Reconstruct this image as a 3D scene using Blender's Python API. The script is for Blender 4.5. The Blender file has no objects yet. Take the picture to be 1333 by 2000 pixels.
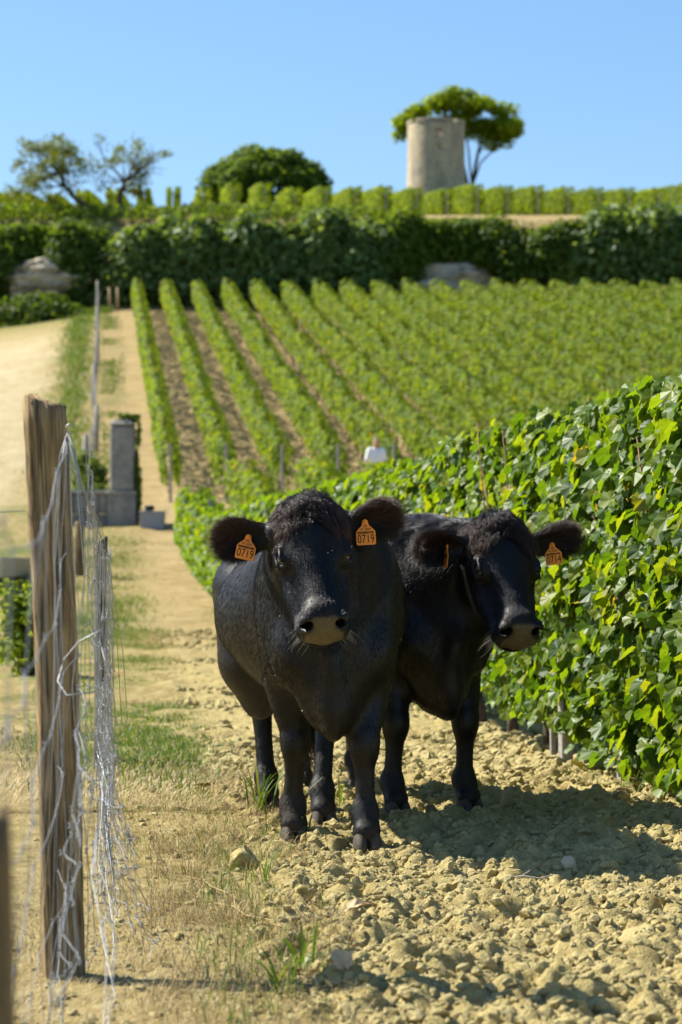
import bpy, math, random
import numpy as np
from mathutils import Vector, Matrix

SC = bpy.context.scene
COL = SC.collection
rng = np.random.default_rng(7)
random.seed(7)
R_ = math.radians

# ---------------------------------------------------------------- camera, sky, sun, exposure
H_EYE, F_PX, PX0, PYH = 1.10, 4722.0, 666.5, 1098.0      # eye height, focal length in photo pixels, principal column, eye level row
cam = bpy.data.cameras.new('camera')
camo = bpy.data.objects.new('camera', cam)
COL.objects.link(camo)
camo.location = (0, 0, H_EYE)
camo.rotation_euler = (R_(90), 0, 0)
cam.sensor_fit = 'VERTICAL'
cam.sensor_height = 36.0
cam.sensor_width = 24.0
cam.lens = 85.0
cam.shift_y = 98.0 / 2000.0
cam.clip_start, cam.clip_end = 0.1, 3000
cam.dof.use_dof = True
cam.dof.focus_distance = 8.9
cam.dof.aperture_fstop = 4.3
cam.dof.aperture_blades = 9
SC.camera = camo

SUN_EL = R_(44.5)
SUN_TO = Vector((-0.925, 0.38, 0)).normalized()            # horizontal direction towards the sun
w = bpy.data.worlds.new('World'); SC.world = w; w.use_nodes = True
nt = w.node_tree
bg = nt.nodes['Background']
sky = nt.nodes.new('ShaderNodeTexSky')
sky.sky_type = 'NISHITA'
sky.sun_disc = False
sky.sun_elevation = SUN_EL
sky.sun_rotation = math.atan2(SUN_TO.x, SUN_TO.y)
sky.altitude = 0
sky.air_density = 1.2
sky.dust_density = 0.3
sky.ozone_density = 8.0
nt.links.new(sky.outputs[0], bg.inputs[0])
bg.inputs[1].default_value = 0.076
sl = bpy.data.lights.new('sun', 'SUN'); sl.energy = 5.0; sl.angle = R_(0.53); sl.color = (1.0, 0.94, 0.83)
so = bpy.data.objects.new('sun', sl); COL.objects.link(so)
so.rotation_euler = (-(SUN_TO * math.cos(SUN_EL) + Vector((0, 0, math.sin(SUN_EL))))).to_track_quat('-Z', 'Y').to_euler()
so.location = (-30, 20, 40)
SC.view_settings.view_transform = 'Standard'
SC.view_settings.look = 'None'
SC.view_settings.exposure = 1.17
SC.view_settings.gamma = 1.0
SC.view_settings.use_curve_mapping = False
SC.render.engine = 'CYCLES'
SC.cycles.use_denoising = True
SC.cycles.max_bounces = 8
SC.cycles.transparent_max_bounces = 4

# ---------------------------------------------------------------- small helpers
def tag(o, label=None, cat=None, group=None, kind=None):
    if label: o['label'] = label
    if cat: o['category'] = cat
    if group: o['group'] = group
    if kind: o['kind'] = kind
    return o

def empty(name, loc=(0, 0, 0), rz=0.0):
    o = bpy.data.objects.new(name, None); COL.objects.link(o)
    o.empty_display_size = 0.1
    o.location = loc; o.rotation_euler = (0, 0, rz)
    return o

def link(name, me, mat=None, parent=None, loc=None, rot=None, scale=None):
    o = bpy.data.objects.new(name, me); COL.objects.link(o)
    if mat is not None and len(me.materials) == 0: me.materials.append(mat)
    if parent is not None: o.parent = parent
    if loc is not None: o.location = loc
    if rot is not None: o.rotation_euler = rot
    if scale is not None: o.scale = scale
    return o

def copy_tree(o, parent=None):
    c = o.copy(); COL.objects.link(c)
    c.parent = parent
    for ch in list(o.children): copy_tree(ch, c)
    return c

def np_mesh(name, V, F, smooth=True, attrs=None):
    """V (n,3); F = (m,3) or (m,4) int array or list of such arrays"""
    me = bpy.data.meshes.new(name)
    Fs = F if isinstance(F, list) else [F]
    Fs = [np.asarray(f, dtype=np.int32) for f in Fs if len(f)]
    V = np.asarray(V, dtype=np.float32)
    me.vertices.add(len(V)); me.vertices.foreach_set('co', V.ravel())
    loops = np.concatenate([f.ravel() for f in Fs])
    sizes = np.concatenate([np.full(len(f), f.shape[1], dtype=np.int32) for f in Fs])
    starts = np.concatenate([[0], np.cumsum(sizes)[:-1]]).astype(np.int32)
    me.loops.add(len(loops)); me.loops.foreach_set('vertex_index', loops)
    me.polygons.add(len(sizes)); me.polygons.foreach_set('loop_start', starts)
    try: me.polygons.foreach_set('loop_total', sizes)
    except Exception: pass
    me.polygons.foreach_set('use_smooth', np.full(len(sizes), smooth, dtype=bool))
    if attrs:
        for k, a in attrs.items():
            a = np.asarray(a, dtype=np.float32)
            if a.ndim == 1:
                at = me.attributes.new(k, 'FLOAT', 'POINT'); at.data.foreach_set('value', a)
            else:
                at = me.attributes.new(k, 'FLOAT_COLOR', 'POINT')
                if a.shape[1] == 3: a = np.concatenate([a, np.ones((len(a), 1), np.float32)], 1)
                at.data.foreach_set('color', a.ravel())
    me.update(calc_edges=True)
    me.validate(verbose=False)
    return me

class MB:
    """collects pieces of ONE part and builds one mesh"""
    def __init__(self): self.V = []; self.F3 = []; self.F4 = []; self.n = 0; self.A = []
    def add(self, V, F, a=None):
        V = np.asarray(V, float); F = np.asarray(F, int)
        self.V.append(V)
        (self.F3 if F.shape[1] == 3 else self.F4).append(F + self.n)
        self.A.append(np.full(len(V), 0.5) if a is None else (np.full(len(V), a) if np.isscalar(a) else np.asarray(a)))
        self.n += len(V)
        return self
    def box(self, c, s, R=None, taper=1.0, bev=0.0):
        x, y, z = [v / 2 for v in s]
        if bev <= 0:
            V = np.array([(sx * x * (taper if sz > 0 else 1), sy * y * (taper if sz > 0 else 1), sz * z) for sz in (-1, 1) for sy in (-1, 1) for sx in (-1, 1)])
            F = [(0, 2, 3, 1), (4, 5, 7, 6), (0, 1, 5, 4), (1, 3, 7, 5), (3, 2, 6, 7), (2, 0, 4, 6)]
        else:
            b = bev
            ring = lambda hx, hy, zz: [(hx - b, -hy, zz), (hx, -hy + b, zz), (hx, hy - b, zz), (hx - b, hy, zz), (-hx + b, hy, zz), (-hx, hy - b, zz), (-hx, -hy + b, zz), (-hx + b, -hy, zz)]
            t = taper
            rings = [ring(x - b * .6, y - b * .6, -z), ring(x, y, -z + b), ring(x * t, y * t, z - b), ring(x * t - b * .6, y * t - b * .6, z)]
            V = np.array([p for r in rings for p in r]); F = []
            for i in range(3):
                for j in range(8):
                    k = (j + 1) % 8; F.append((i * 8 + j, i * 8 + k, i * 8 + 8 + k, i * 8 + 8 + j))
            for o_, sgn in ((0, -1), (24, 1)):
                q = [(0, 1, 2, 3), (0, 3, 4, 7), (4, 5, 6, 7)]
                for a_ in q: F.append(tuple(o_ + (v if sgn > 0 else w_) for v, w_ in zip(a_, a_[::-1])))
        if R is not None: V = V @ np.asarray(R).T
        return self.add(V + np.asarray(c, float), F)
    def tube(self, pts, r, sides=6, cap=True, a=None):
        P = np.asarray(pts, float); n = len(P)
        r = np.full(n, r) if np.isscalar(r) else np.asarray(r, float)
        T = np.gradient(P, axis=0); T /= np.linalg.norm(T, axis=1)[:, None] + 1e-9
        ref = np.array([0, 0, 1.0]) if abs(T[:, 2]).mean() < 0.8 else np.array([1.0, 0, 0])
        A = np.cross(T, ref); A /= np.linalg.norm(A, axis=1)[:, None] + 1e-9
        B = np.cross(T, A)
        th = np.linspace(0, 2 * np.pi, sides, endpoint=False)
        V = (P[:, None] + r[:, None, None] * (np.cos(th)[None, :, None] * A[:, None] + np.sin(th)[None, :, None] * B[:, None])).reshape(-1, 3)
        i = np.arange(n - 1)[:, None] * sides; j = np.arange(sides)[None]; k = (j + 1) % sides
        F = np.stack([i + j, i + k, i + sides + k, i + sides + j], -1).reshape(-1, 4)
        n0 = self.n
        self.add(V, F, a)
        if cap and sides >= 3:
            c0 = np.array([[n0, n0 + s + 1, n0 + s] for s in range(1, sides - 1)])
            e = n0 + (n - 1) * sides
            c1 = np.array([[e, e + s, e + s + 1] for s in range(1, sides - 1)])
            if len(c0): self.F3 += [c0, c1]
        return self
    def lathe(self, prof, n=24, c=(0, 0, 0), a=None):
        prof = np.asarray(prof, float); th = np.linspace(0, 2 * np.pi, n, endpoint=False)
        V = np.stack([prof[:, 0, None] * np.cos(th), prof[:, 0, None] * np.sin(th), np.repeat(prof[:, 1, None], n, 1)], -1).reshape(-1, 3)
        i = np.arange(len(prof) - 1)[:, None] * n; j = np.arange(n)[None]; k = (j + 1) % n
        return self.add(V + np.asarray(c), np.stack([i + j, i + k, i + n + k, i + n + j], -1).reshape(-1, 4), a)
    def mesh(self, name, smooth=False):
        V = np.concatenate(self.V); Fs = []
        if self.F4: Fs.append(np.concatenate(self.F4))
        if self.F3: Fs.append(np.concatenate(self.F3))
        return np_mesh(name, V, Fs, smooth, {'rnd': np.concatenate(self.A)})
    def build(self, name, mat, parent=None, smooth=False, **k):
        return link(name, self.mesh(name, smooth), mat, parent, **k)

def vnoise(P, seed=0):
    """smooth value noise, P (n,2|3) -> (n,) in -1..1"""
    P = np.asarray(P, float)
    if P.shape[1] == 2: P = np.concatenate([P, np.zeros((len(P), 1)) + seed * 3.7], 1)
    i = np.floor(P).astype(np.int64); f = P - i; f = f * f * (3 - 2 * f)
    def h(a, b, c):
        n = (a * 374761393 + b * 668265263 + c * 2147483647 + seed * 974711) & 0xffffffff
        n = ((n ^ (n >> 13)) * 1274126177) & 0xffffffff
        n = n ^ (n >> 16)
        return (n & 0xffff) / 32767.5 - 1.0
    r = 0
    for a in (0, 1):
        for b in (0, 1):
            for c in (0, 1):
                wgt = (f[:, 0] if a else 1 - f[:, 0]) * (f[:, 1] if b else 1 - f[:, 1]) * (f[:, 2] if c else 1 - f[:, 2])
                r = r + wgt * h(i[:, 0] + a, i[:, 1] + b, i[:, 2] + c)
    return r

def fbm(P, seed=0, oct=3, gain=.5):
    r = 0; a = 1.0
    for o in range(oct):
        r = r + a * vnoise(np.asarray(P) * 2 ** o, seed + o * 11); a *= gain
    return r

def sstep(a, b, x):
    t = np.clip((x - a) / (b - a), 0, 1); return t * t * (3 - 2 * t)

def frames(nrm, tip):
    """orthonormal frames (n,3,3): columns x, y(tip), z(normal)"""
    z = nrm / (np.linalg.norm(nrm, axis=1)[:, None] + 1e-9)
    y = tip - (tip * z).sum(1)[:, None] * z
    y /= np.linalg.norm(y, axis=1)[:, None] + 1e-9
    return np.stack([np.cross(y, z), y, z], -1)

def scatter(baseV, baseF, pos, Rm, scale):
    """merge many transformed copies of one small piece -> V,F,leaf index per vertex"""
    n, nv = len(pos), len(baseV)
    sc = np.asarray(scale, float)
    sc = sc[:, None, None] if sc.ndim == 1 else sc[:, None, :]
    V = np.einsum('nij,nvj->nvi', Rm, np.broadcast_to(baseV[None], (n, nv, 3)) * sc) + pos[:, None]
    F = (np.asarray(baseF)[None] + (np.arange(n) * nv)[:, None, None]).reshape(-1, np.asarray(baseF).shape[1])
    return V.reshape(-1, 3), F, np.repeat(np.arange(n), nv)

# ---------------------------------------------------------------- material helpers
class NT:
    def __init__(self, name):
        self.m = bpy.data.materials.new(name); self.m.use_nodes = True
        self.t = self.m.node_tree; self.N = self.t.nodes; self.p = self.N['Principled BSDF']; self.out = self.N['Material Output']
    def n(self, typ, **k):
        x = self.N.new('ShaderNode' + typ)
        for a, b in k.items(): setattr(x, a, b)
        return x
    def l(self, a, b): self.t.links.new(a, b)
    def coord(self, what='Object'): return self.n('TexCoord').outputs[what]
    def geo(self): return self.n('NewGeometry').outputs['Position']
    def mapping(self, src, scale=(1, 1, 1), rot=(0, 0, 0)):
        x = self.n('Mapping'); x.inputs['Scale'].default_value = scale; x.inputs['Rotation'].default_value = rot; self.l(src, x.inputs[0]); return x.outputs[0]
    def noise(self, src, scale, detail=4, rough=.55, dist=0):
        x = self.n('TexNoise'); x.inputs['Scale'].default_value = scale; x.inputs['Detail'].default_value = detail; x.inputs['Roughness'].default_value = rough
        x.inputs['Distortion'].default_value = dist
        self.l(src, x.inputs['Vector']); return x.outputs['Fac']
    def voro(self, src, scale, feature='F1', out='Distance'):
        x = self.n('TexVoronoi', feature=feature); x.inputs['Scale'].default_value = scale; self.l(src, x.inputs['Vector']); return x.outputs[out]
    def ramp(self, fac, stops):
        x = self.n('ValToRGB'); e = x.color_ramp.elements
        while len(e) < len(stops): e.new(0.5)
        for el, (p, c) in zip(e, stops): el.position = p; el.color = (*c, 1) if len(c) == 3 else c
        self.l(fac, x.inputs[0]); return x.outputs[0]
    def mix(self, fac, a, b, mode='MIX'):
        x = self.n('MixRGB', blend_type=mode)
        for s, v in ((x.inputs[0], fac), (x.inputs[1], a), (x.inputs[2], b)):
            if isinstance(v, (int, float)): s.default_value = v
            elif isinstance(v, tuple): s.default_value = (*v, 1)
            else: self.l(v, s)
        return x.outputs[0]
    def math(self, op, a, b=0.0):
        x = self.n('Math', operation=op)
        for s, v in ((x.inputs[0], a), (x.inputs[1], b)):
            if isinstance(v, (int, float)): s.default_value = v
            else: self.l(v, s)
        return x.outputs[0]
    def attr(self, name, out='Fac'):
        x = self.n('Attribute'); x.attribute_name = name; return x.outputs[out]
    def bump(self, h, strength=.5, dist=.02):
        x = self.n('Bump'); x.inputs['Strength'].default_value = strength; x.inputs['Distance'].default_value = dist
        self.l(h, x.inputs['Height']); self.l(x.outputs[0], self.p.inputs['Normal']); return x.outputs[0]
    def base(self, c):
        s = self.p.inputs['Base Color']
        if isinstance(c, tuple): s.default_value = (*c, 1)
        else: self.l(c, s)
    def rough(self, r, spec=.5):
        if isinstance(r, (int, float)): self.p.inputs['Roughness'].default_value = r
        else: self.l(r, self.p.inputs['Roughness'])
        self.p.inputs['Specular IOR Level'].default_value = spec

def simple(name, col, rough=.6, spec=.4, nscale=None, var=.3, bump=0, bdist=.01):
    t = NT(name)
    if nscale:
        f = t.noise(t.coord(), nscale, 5)
        c = t.ramp(f, [(.25, tuple(v * (1 - var) for v in col)), (.75, tuple(min(1, v * (1 + var)) for v in col))])
        t.base(c)
        if bump: t.bump(f, bump, bdist)
    else: t.base(col)
    t.rough(rough, spec)
    return t.m

def leaf_mat(name, stops, per_object=False, transl=.56, tcol=(1.7, 1.5, .45), rough=.45, spec=.42, nscale=30):
    """green blade: coloured by its own random value, lets light through"""
    t = NT(name)
    r = t.n('ObjectInfo').outputs['Random'] if per_object else t.attr('rnd')
    c = t.ramp(r, stops)
    if nscale:
        nz = t.noise(t.coord(), nscale, 3)
        c = t.mix(nz, t.mix(1.0, c, (.72, .74, .7), 'MULTIPLY'), t.mix(1.0, c, (1.25, 1.2, 1.2), 'MULTIPLY'))
    t.base(c); t.rough(rough, spec)
    tr = t.n('BsdfTranslucent'); t.l(t.mix(1.0, c, tcol, 'MULTIPLY'), tr.inputs['Color'])
    mx = t.n('MixShader'); mx.inputs[0].default_value = transl
    t.l(t.p.outputs[0], mx.inputs[1]); t.l(tr.outputs[0], mx.inputs[2]); t.l(mx.outputs[0], t.out.inputs[0])
    return t.m

VINE = [(0, (.036, .084, .008)), (.3, (.074, .150, .010)), (.62, (.125, .205, .012)), (.93, (.19, .250, .017)), (.985, (.23, .23, .025)), (.998, (.30, .20, .03))]
M = {}
M['leaf'] = leaf_mat('vine_leaf', VINE)
M['leaf_one'] = leaf_mat('vine_leaf_single', VINE, per_object=True)
M['leaf_far'] = leaf_mat('vine_leaf_far', [(0, (.075, .130, .012)), (.45, (.130, .200, .018)), (.85, (.195, .255, .026)), (1, (.32, .26, .04))], nscale=0, spec=.15, rough=.6, transl=.46)
M['leaf_top'] = leaf_mat('vine_leaf_terrace', [(0, (.085, .145, .012)), (.5, (.150, .220, .016)), (.85, (.21, .27, .022)), (1, (.27, .28, .03))], nscale=0, spec=.12, rough=.6)
M['ivy'] = leaf_mat('ivy_leaf', [(0, (.042, .082, .012)), (.6, (.088, .150, .022)), (1, (.17, .225, .050))], transl=.52, rough=.55, spec=.22, nscale=0)
M['fig'] = leaf_mat('fig_leaf', [(0, (.062, .112, .022)), (.6, (.135, .215, .055)), (1, (.27, .35, .14))], transl=.50, rough=.5, spec=.35, nscale=0)
M['pine'] = leaf_mat('pine_needles', [(0, (.100, .165, .010)), (.5, (.180, .265, .016)), (1, (.26, .33, .03))], transl=.58, rough=.6, spec=.15, nscale=0)
M['oak'] = leaf_mat('oak_leaf', [(0, (.056, .108, .012)), (.6, (.110, .178, .022)), (1, (.185, .245, .042))], transl=.50, rough=.6, spec=.18, nscale=0)
M['olive'] = leaf_mat('sparse_leaf', [(0, (.085, .120, .024)), (.6, (.135, .170, .038)), (1, (.20, .22, .065))], transl=.45, rough=.6, spec=.15, nscale=0)
M['grass'] = leaf_mat('green_grass', [(0, (.050, .110, .012)), (.6, (.095, .170, .022)), (1, (.19, .23, .045))], transl=.35, rough=.5, spec=.3, nscale=0)
M['straw'] = leaf_mat('dry_straw', [(0, (.26, .18, .075)), (.6, (.40, .30, .13)), (1, (.50, .42, .22))], transl=.2, tcol=(1, 1, .9), rough=.6, spec=.25, nscale=0)
M['dry_leaf'] = simple('dry_leaf', (.36, .20, .09), .7, .2, 40, .35)
M['bark'] = simple('bark', (.075, .055, .040), .85, .2, 25, .5, .8, .02)
M['cane'] = simple('cane', (.20, .085, .030), .55, .3, 60, .4)
M['stake'] = simple('stake_wood', (.27, .25, .215), .8, .2, 30, .35, .5, .005)
M['wire'] = simple('galvanised_wire', (.30, .31, .315), .5, .5, 60, .25)
M['rust_wire'] = simple('dull_wire', (.16, .155, .15), .6, .4, 40, .3)
M['wire'].node_tree.nodes['Principled BSDF'].inputs['Metallic'].default_value = .55
M['grape'] = simple('grape', (.018, .016, .045), .45, .5)

# ---------------------------------------------------------------- terrain
_py = np.array([-40, 0, 28, 34, 38, 43, 47, 52, 58, 63, 118, 119.4, 121, 123.0, 124.4, 127, 160, 260, 420, 800.])
_pz = np.array([0, 0, 0.02, .14, .30, .66, 1.10, 1.86, 2.36, 2.654, 13.4, 13.7, 15.6, 18.4, 18.95, 19.2, 23.1, 29.5, 34.0, 37.0])
def gz(x, y):
    """height of the land"""
    x = np.asarray(x, float); y = np.asarray(y, float)
    z = np.interp(y, _py, _pz)
    z = z - .15 * np.clip(-(x + 11.5), 0, 30) * sstep(70, 110, y) * (1 - sstep(118, 123, y))
    z = z + .05 * np.clip(-(x + 1.2 + .10 * y), 0, 6) * sstep(14, 30, y) * (1 - sstep(40, 60, y))
    return z
def g1(x, y): return float(gz(x, y))
def at(px, py, Y):
    """a point the photograph shows at a pixel, at distance Y"""
    return Vector(((px - PX0) / F_PX * Y, Y, H_EYE + (PYH - py) / F_PX * Y))
def x_soil(Y):   # left edge of the ploughed soil
    Y = np.asarray(Y, float); return np.where(Y < 9, -.10 - .060 * (Y - 6), -.28 - .092 * (Y - 9))
def x_fence(Y): return -.70 - .092 * (np.asarray(Y, float) - 6.38)
def x_hf(Y): return np.interp(np.asarray(Y, float), [50, 66, 72, 83, 94, 105, 118, 124], [-6.2, -7.0, -7.3, -8.5, -9.5, -10.6, -11.9, -12.4])   # fence up the hill
def x_row(Y): return 1.58 - .125 * (np.asarray(Y, float) - 11.2)

# near relief: clods pressed into the ploughed strip (a height map stamped clod by clod)
XA, XB, DX = -1.35, 2.35, .0125
YA, YB, DY = 4.8, 13.4, .0155
gx = np.arange(XA, XB, DX); gy = np.arange(YA, YB, DY)
HM = np.zeros((len(gy), len(gx)))
def stamp(cx, cy, r, h, sq):
    i0, i1 = int((cy - r * 1.5 - YA) / DY), int((cy + r * 1.5 - YA) / DY) + 1
    j0, j1 = int((cx - r * 1.5 - XA) / DX), int((cx + r * 1.5 - XA) / DX) + 1
    i0, j0 = max(i0, 0), max(j0, 0)
    if i1 <= i0 or j1 <= j0 or i0 >= len(gy) or j0 >= len(gx): return
    Y, X = np.meshgrid(gy[i0:i1] - cy, gx[j0:j1] - cx, indexing='ij')
    t = sq[0]; a = X * math.cos(t) + Y * math.sin(t); b = (-X * math.sin(t) + Y * math.cos(t)) * sq[1]
    w_ = .22 * np.sin(a / r * 2.3 + t * 9) * np.cos(b / r * 2.7 + t * 5)
    q = (np.abs(a) ** 2.6 + np.abs(b) ** 2.6) ** (1 / 2.6) / r * (1 + w_)
    v = h * np.clip(1 - q ** 2.4, 0, 1) ** .62 * (1 + .45 * (a * sq[2] + b * sq[3]) / r)
    s = HM[i0:i1, j0:j1]; np.maximum(s, v + .35 * s * (v > 0), out=s)
for k in range(26000):
    cy = rng.uniform(YA, YB); cx = rng.uniform(XA, XB)
    inside = cx > float(x_soil(cy)) + rng.normal(0, .10)
    if not inside and rng.random() > .16: continue
    r = min(.0105 / max(rng.random(), .04) ** .58, .060) * (1 if inside else .6)
    stamp(cx, cy, r, r * rng.uniform(.40, .95) * (1 if inside else .45), (rng.uniform(0, 3.14), rng.uniform(1, 1.5), rng.uniform(-1, 1), rng.uniform(-1, 1)))
GY, GX = np.meshgrid(gy, gx, indexing='ij')
msk = sstep(-.18, .14, GX - x_soil(GY))
_p = np.stack([GX.ravel(), GY.ravel()], 1)
HM += (.020 * fbm(_p * 2.6, 1, 3) * (.4 + .6 * msk.ravel())).reshape(HM.shape)
HM += (.012 * np.abs(fbm(_p * 13, 6, 3)) + .0085 * fbm(_p * 30, 5, 2)).reshape(HM.shape) * (.35 + .65 * msk)
edge = np.minimum.reduce([sstep(XA, XA + .3, GX), sstep(XB, XB - .3, GX), sstep(YA, YA + .3, GY), sstep(YB, YB - 1.2, GY)])
HM *= edge
def hm(x, y):
    """height of the near relief at points"""
    i = np.clip(((np.asarray(y) - YA) / DY), 0, len(gy) - 2).astype(int); j = np.clip(((np.asarray(x) - XA) / DX), 0, len(gx) - 2).astype(int)
    ok = (np.asarray(x) > XA) & (np.asarray(x) < XB) & (np.asarray(y) > YA) & (np.asarray(y) < YB)
    return np.where(ok, HM[i, j], 0)

def grow(a, b, d0, f):
    out = [a]; d = d0
    while out[-1] < b: out.append(out[-1] + d); d *= f
    return np.array(out[1:])
xs = np.concatenate([XA - grow(0, 170, DX * 1.3, 1.10)[::-1] , gx, gx[-1] + grow(0, 170, DX * 1.3, 1.10)])
ys = np.concatenate([[-40, -20, -10, -5, -2, 0, 1, 2, 2.6, 3.2, 3.7, 4.1, 4.4, 4.6, 4.75], gy, gy[-1] + grow(0, 60, DY * 1.3, 1.0125), ])
ys = ys[ys < 70]
ys = np.concatenate([ys, np.arange(71, 118, 1.0), [118, 119.4, 120.2, 121, 122, 123, 123.7, 124.4, 126, 127, 130, 136, 145, 160, 190, 230, 260, 320, 420, 600, 800]])
YY, XX = np.meshgrid(ys, xs, indexing='ij')
ZZ = gz(XX, YY) + hm(XX, YY)
P2 = np.stack([XX.ravel(), YY.ravel()], 1)
d_soil0 = (XX - x_soil(YY)).ravel()
mid = (sstep(12.0, 13.6, YY) * (1 - sstep(70, 100, YY))).ravel()
ZZ += (mid * (.030 * fbm(P2 * 4.1, 21, 3) + .05 * fbm(P2 * .5, 23, 2) + .022 * np.abs(fbm(P2 * 9.0, 25, 2)) * sstep(-.3, .3, d_soil0))).reshape(ZZ.shape)
d_soil = (XX - x_soil(YY)).ravel(); Yr = YY.ravel(); Xr = XX.ravel()
nz1 = fbm(P2 * 1.3, 31, 3); nz2 = fbm(P2 * np.array([.9, .25]), 37, 3); nz3 = fbm(P2 * np.array([5.0, 1.6]), 41, 2)
xhill = -9.0 - .1 * (Yr - 66)            # where the hillside turns to grass, left of the vine block
plough = sstep(-.15, .15, d_soil + .09 * nz1) * (Yr < 66) + sstep(-1.2, .3, Xr - (-7.0 - .1 * (Yr - 66))) * (Yr >= 66)
nz4 = fbm(P2 * np.array([2.2, 1.1]), 43, 4, .65)
grassy = np.clip(sstep(-.1, .9, nz4 + .15 * nz3 + .1) * np.exp(-((d_soil + .055 * Yr) / (.03 * Yr + .1)) ** 2) * sstep(9.5, 14, Yr), 0, 1) * (Yr < 60)
grassy = np.maximum(grassy, .55 * sstep(.2, .9, nz2 + .2) * np.exp(-((Xr - x_hf(Yr) - .6) / .4) ** 2) * (Yr > 58) * (Yr < 119))
grassy = np.maximum(grassy, .7 * sstep(-.3, .6, nz2 + .3 * nz3) * np.exp(-((Xr - x_hf(Yr) + .75) / .65) ** 2) * (Yr > 55) * (Yr < 119))
grassy = np.maximum(grassy, .6 * sstep(110, 118, Yr) * (Xr < -11) * (Yr < 124))
track = sstep(1.3, 2.2, x_hf(Yr) - Xr) * sstep(30, 44, Yr) * (1 - sstep(100, 116, Yr)) * (.75 + .25 * np.clip(nz1, -1, 1))
far = sstep(14, 40, Yr)
nxr, nyr = len(xs), len(ys)
ii = (np.arange(nyr - 1)[:, None] * nxr + np.arange(nxr - 1)[None]).ravel()
gme = np_mesh('ground', np.stack([Xr, Yr, ZZ.ravel()], 1), np.stack([ii, ii + 1, ii + nxr + 1, ii + nxr], 1), True,
              {'zone': np.stack([np.clip(plough, 0, 1), np.clip(grassy, 0, 1), np.clip(track, 0, 1), far], 1)})
t = NT('soil')
pos = t.geo()
zc = t.n('Attribute'); zc.attribute_name = 'zone'
sep = t.n('SeparateColor'); t.l(zc.outputs['Color'], sep.inputs[0])
n_big = t.noise(pos, .9, 6, .6); n_fine = t.noise(pos, 22, 7, .68); n_grain = t.noise(pos, 140, 4, .6)
soil = t.ramp(n_fine, [(.30, (.230, .175, .066)), (.50, (.410, .335, .135)), (.72, (.54, .455, .220))])
soil = t.mix(t.math('MULTIPLY', n_big, .35), soil, (.36, .265, .11))
soil_far = t.ramp(t.noise(t.mapping(pos, (.6, 2.2, 1)), 1.6, 6, .65), [(.34, (.25, .175, .080)), (.50, (.39, .285, .130)), (.70, (.49, .38, .19))])
soil = t.mix(t.math('MULTIPLY', zc.outputs['Alpha'], .8), soil, soil_far)
dry = t.ramp(t.noise(t.mapping(pos, (1, .5, 1)), 9, 8, .72), [(.34, (.20, .150, .055)), (.5, (.34, .265, .105)), (.68, (.45, .375, .18))])
col = t.mix(sep.outputs[0], dry, soil)
green = t.ramp(t.noise(pos, 14, 6, .7), [(.3, (.07, .125, .02)), (.6, (.15, .195, .04)), (.8, (.30, .26, .09))])
col = t.mix(t.math('MULTIPLY', sep.outputs[1], .85), col, green)
pale = t.ramp(t.noise(pos, 2.2, 6, .65), [(.3, (.40, .32, .17)), (.6, (.58, .49, .30)), (.8, (.66, .58, .40))])
col = t.mix(sep.outputs[2], col, pale)
t.base(col); t.rough(.95, .12)
n_mid = t.noise(pos, 4.5, 6, .7)
b1 = t.math('ADD', t.math('ADD', t.math('MULTIPLY', n_fine, 1.0), t.math('MULTIPLY', n_grain, .55)), t.math('MULTIPLY', t.math('MULTIPLY', n_mid, zc.outputs['Alpha']), 7.0))
t.bump(b1, .9, .024)
M['soil'] = t.m
ground = link('ground', gme, M['soil']); tag(ground, kind='structure')

t = NT('clod_soil'); pos = t.geo()
nf = t.noise(pos, 26, 7, .68); oi = t.n('ObjectInfo').outputs['Random']
c = t.ramp(nf, [(.30, (.230, .175, .066)), (.50, (.410, .335, .135)), (.72, (.54, .455, .220))])
c = t.mix(t.math('MULTIPLY', oi, .35), c, (.46, .39, .20))
t.base(c); t.rough(.95, .12)
t.bump(t.math('ADD', nf, t.math('MULTIPLY', t.noise(pos, 150, 4), .6)), 1.0, .016); M['clod'] = t.m
M['pale_stone'] = simple('pale_stone', (.55, .46, .29), .85, .2, 24, .3, .6, .01)

def ico(sub):
    import bmesh
    bm = bmesh.new(); bmesh.ops.create_icosphere(bm, subdivisions=sub, radius=1)
    V = np.array([v.co[:] for v in bm.verts]); F = np.array([[v.index for v in f.verts] for f in bm.faces]); bm.free(); return V, F
I1, I2, I3 = ico(1), ico(2), ico(3)
def clod_shape(base, seed, rough=.28, facets=5):
    V, F = base; r = np.random.default_rng(seed)
    V = V.copy()
    for k in range(facets):               # broken faces
        d = r.normal(size=3); d /= np.linalg.norm(d); c = r.uniform(.45, .80); s = V @ d
        V -= np.clip(s - c, 0, None)[:, None] * d * .85
    V *= (1 + rough * .7 * fbm(V * 1.9 + seed, seed, 3) + .13 * vnoise(V * 5 + seed, seed + 3) + .07 * vnoise(V * 11 + seed, seed + 4))[:, None]
    return V * np.array([1, r.uniform(.75, 1), r.uniform(.6, .85)]), F

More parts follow.
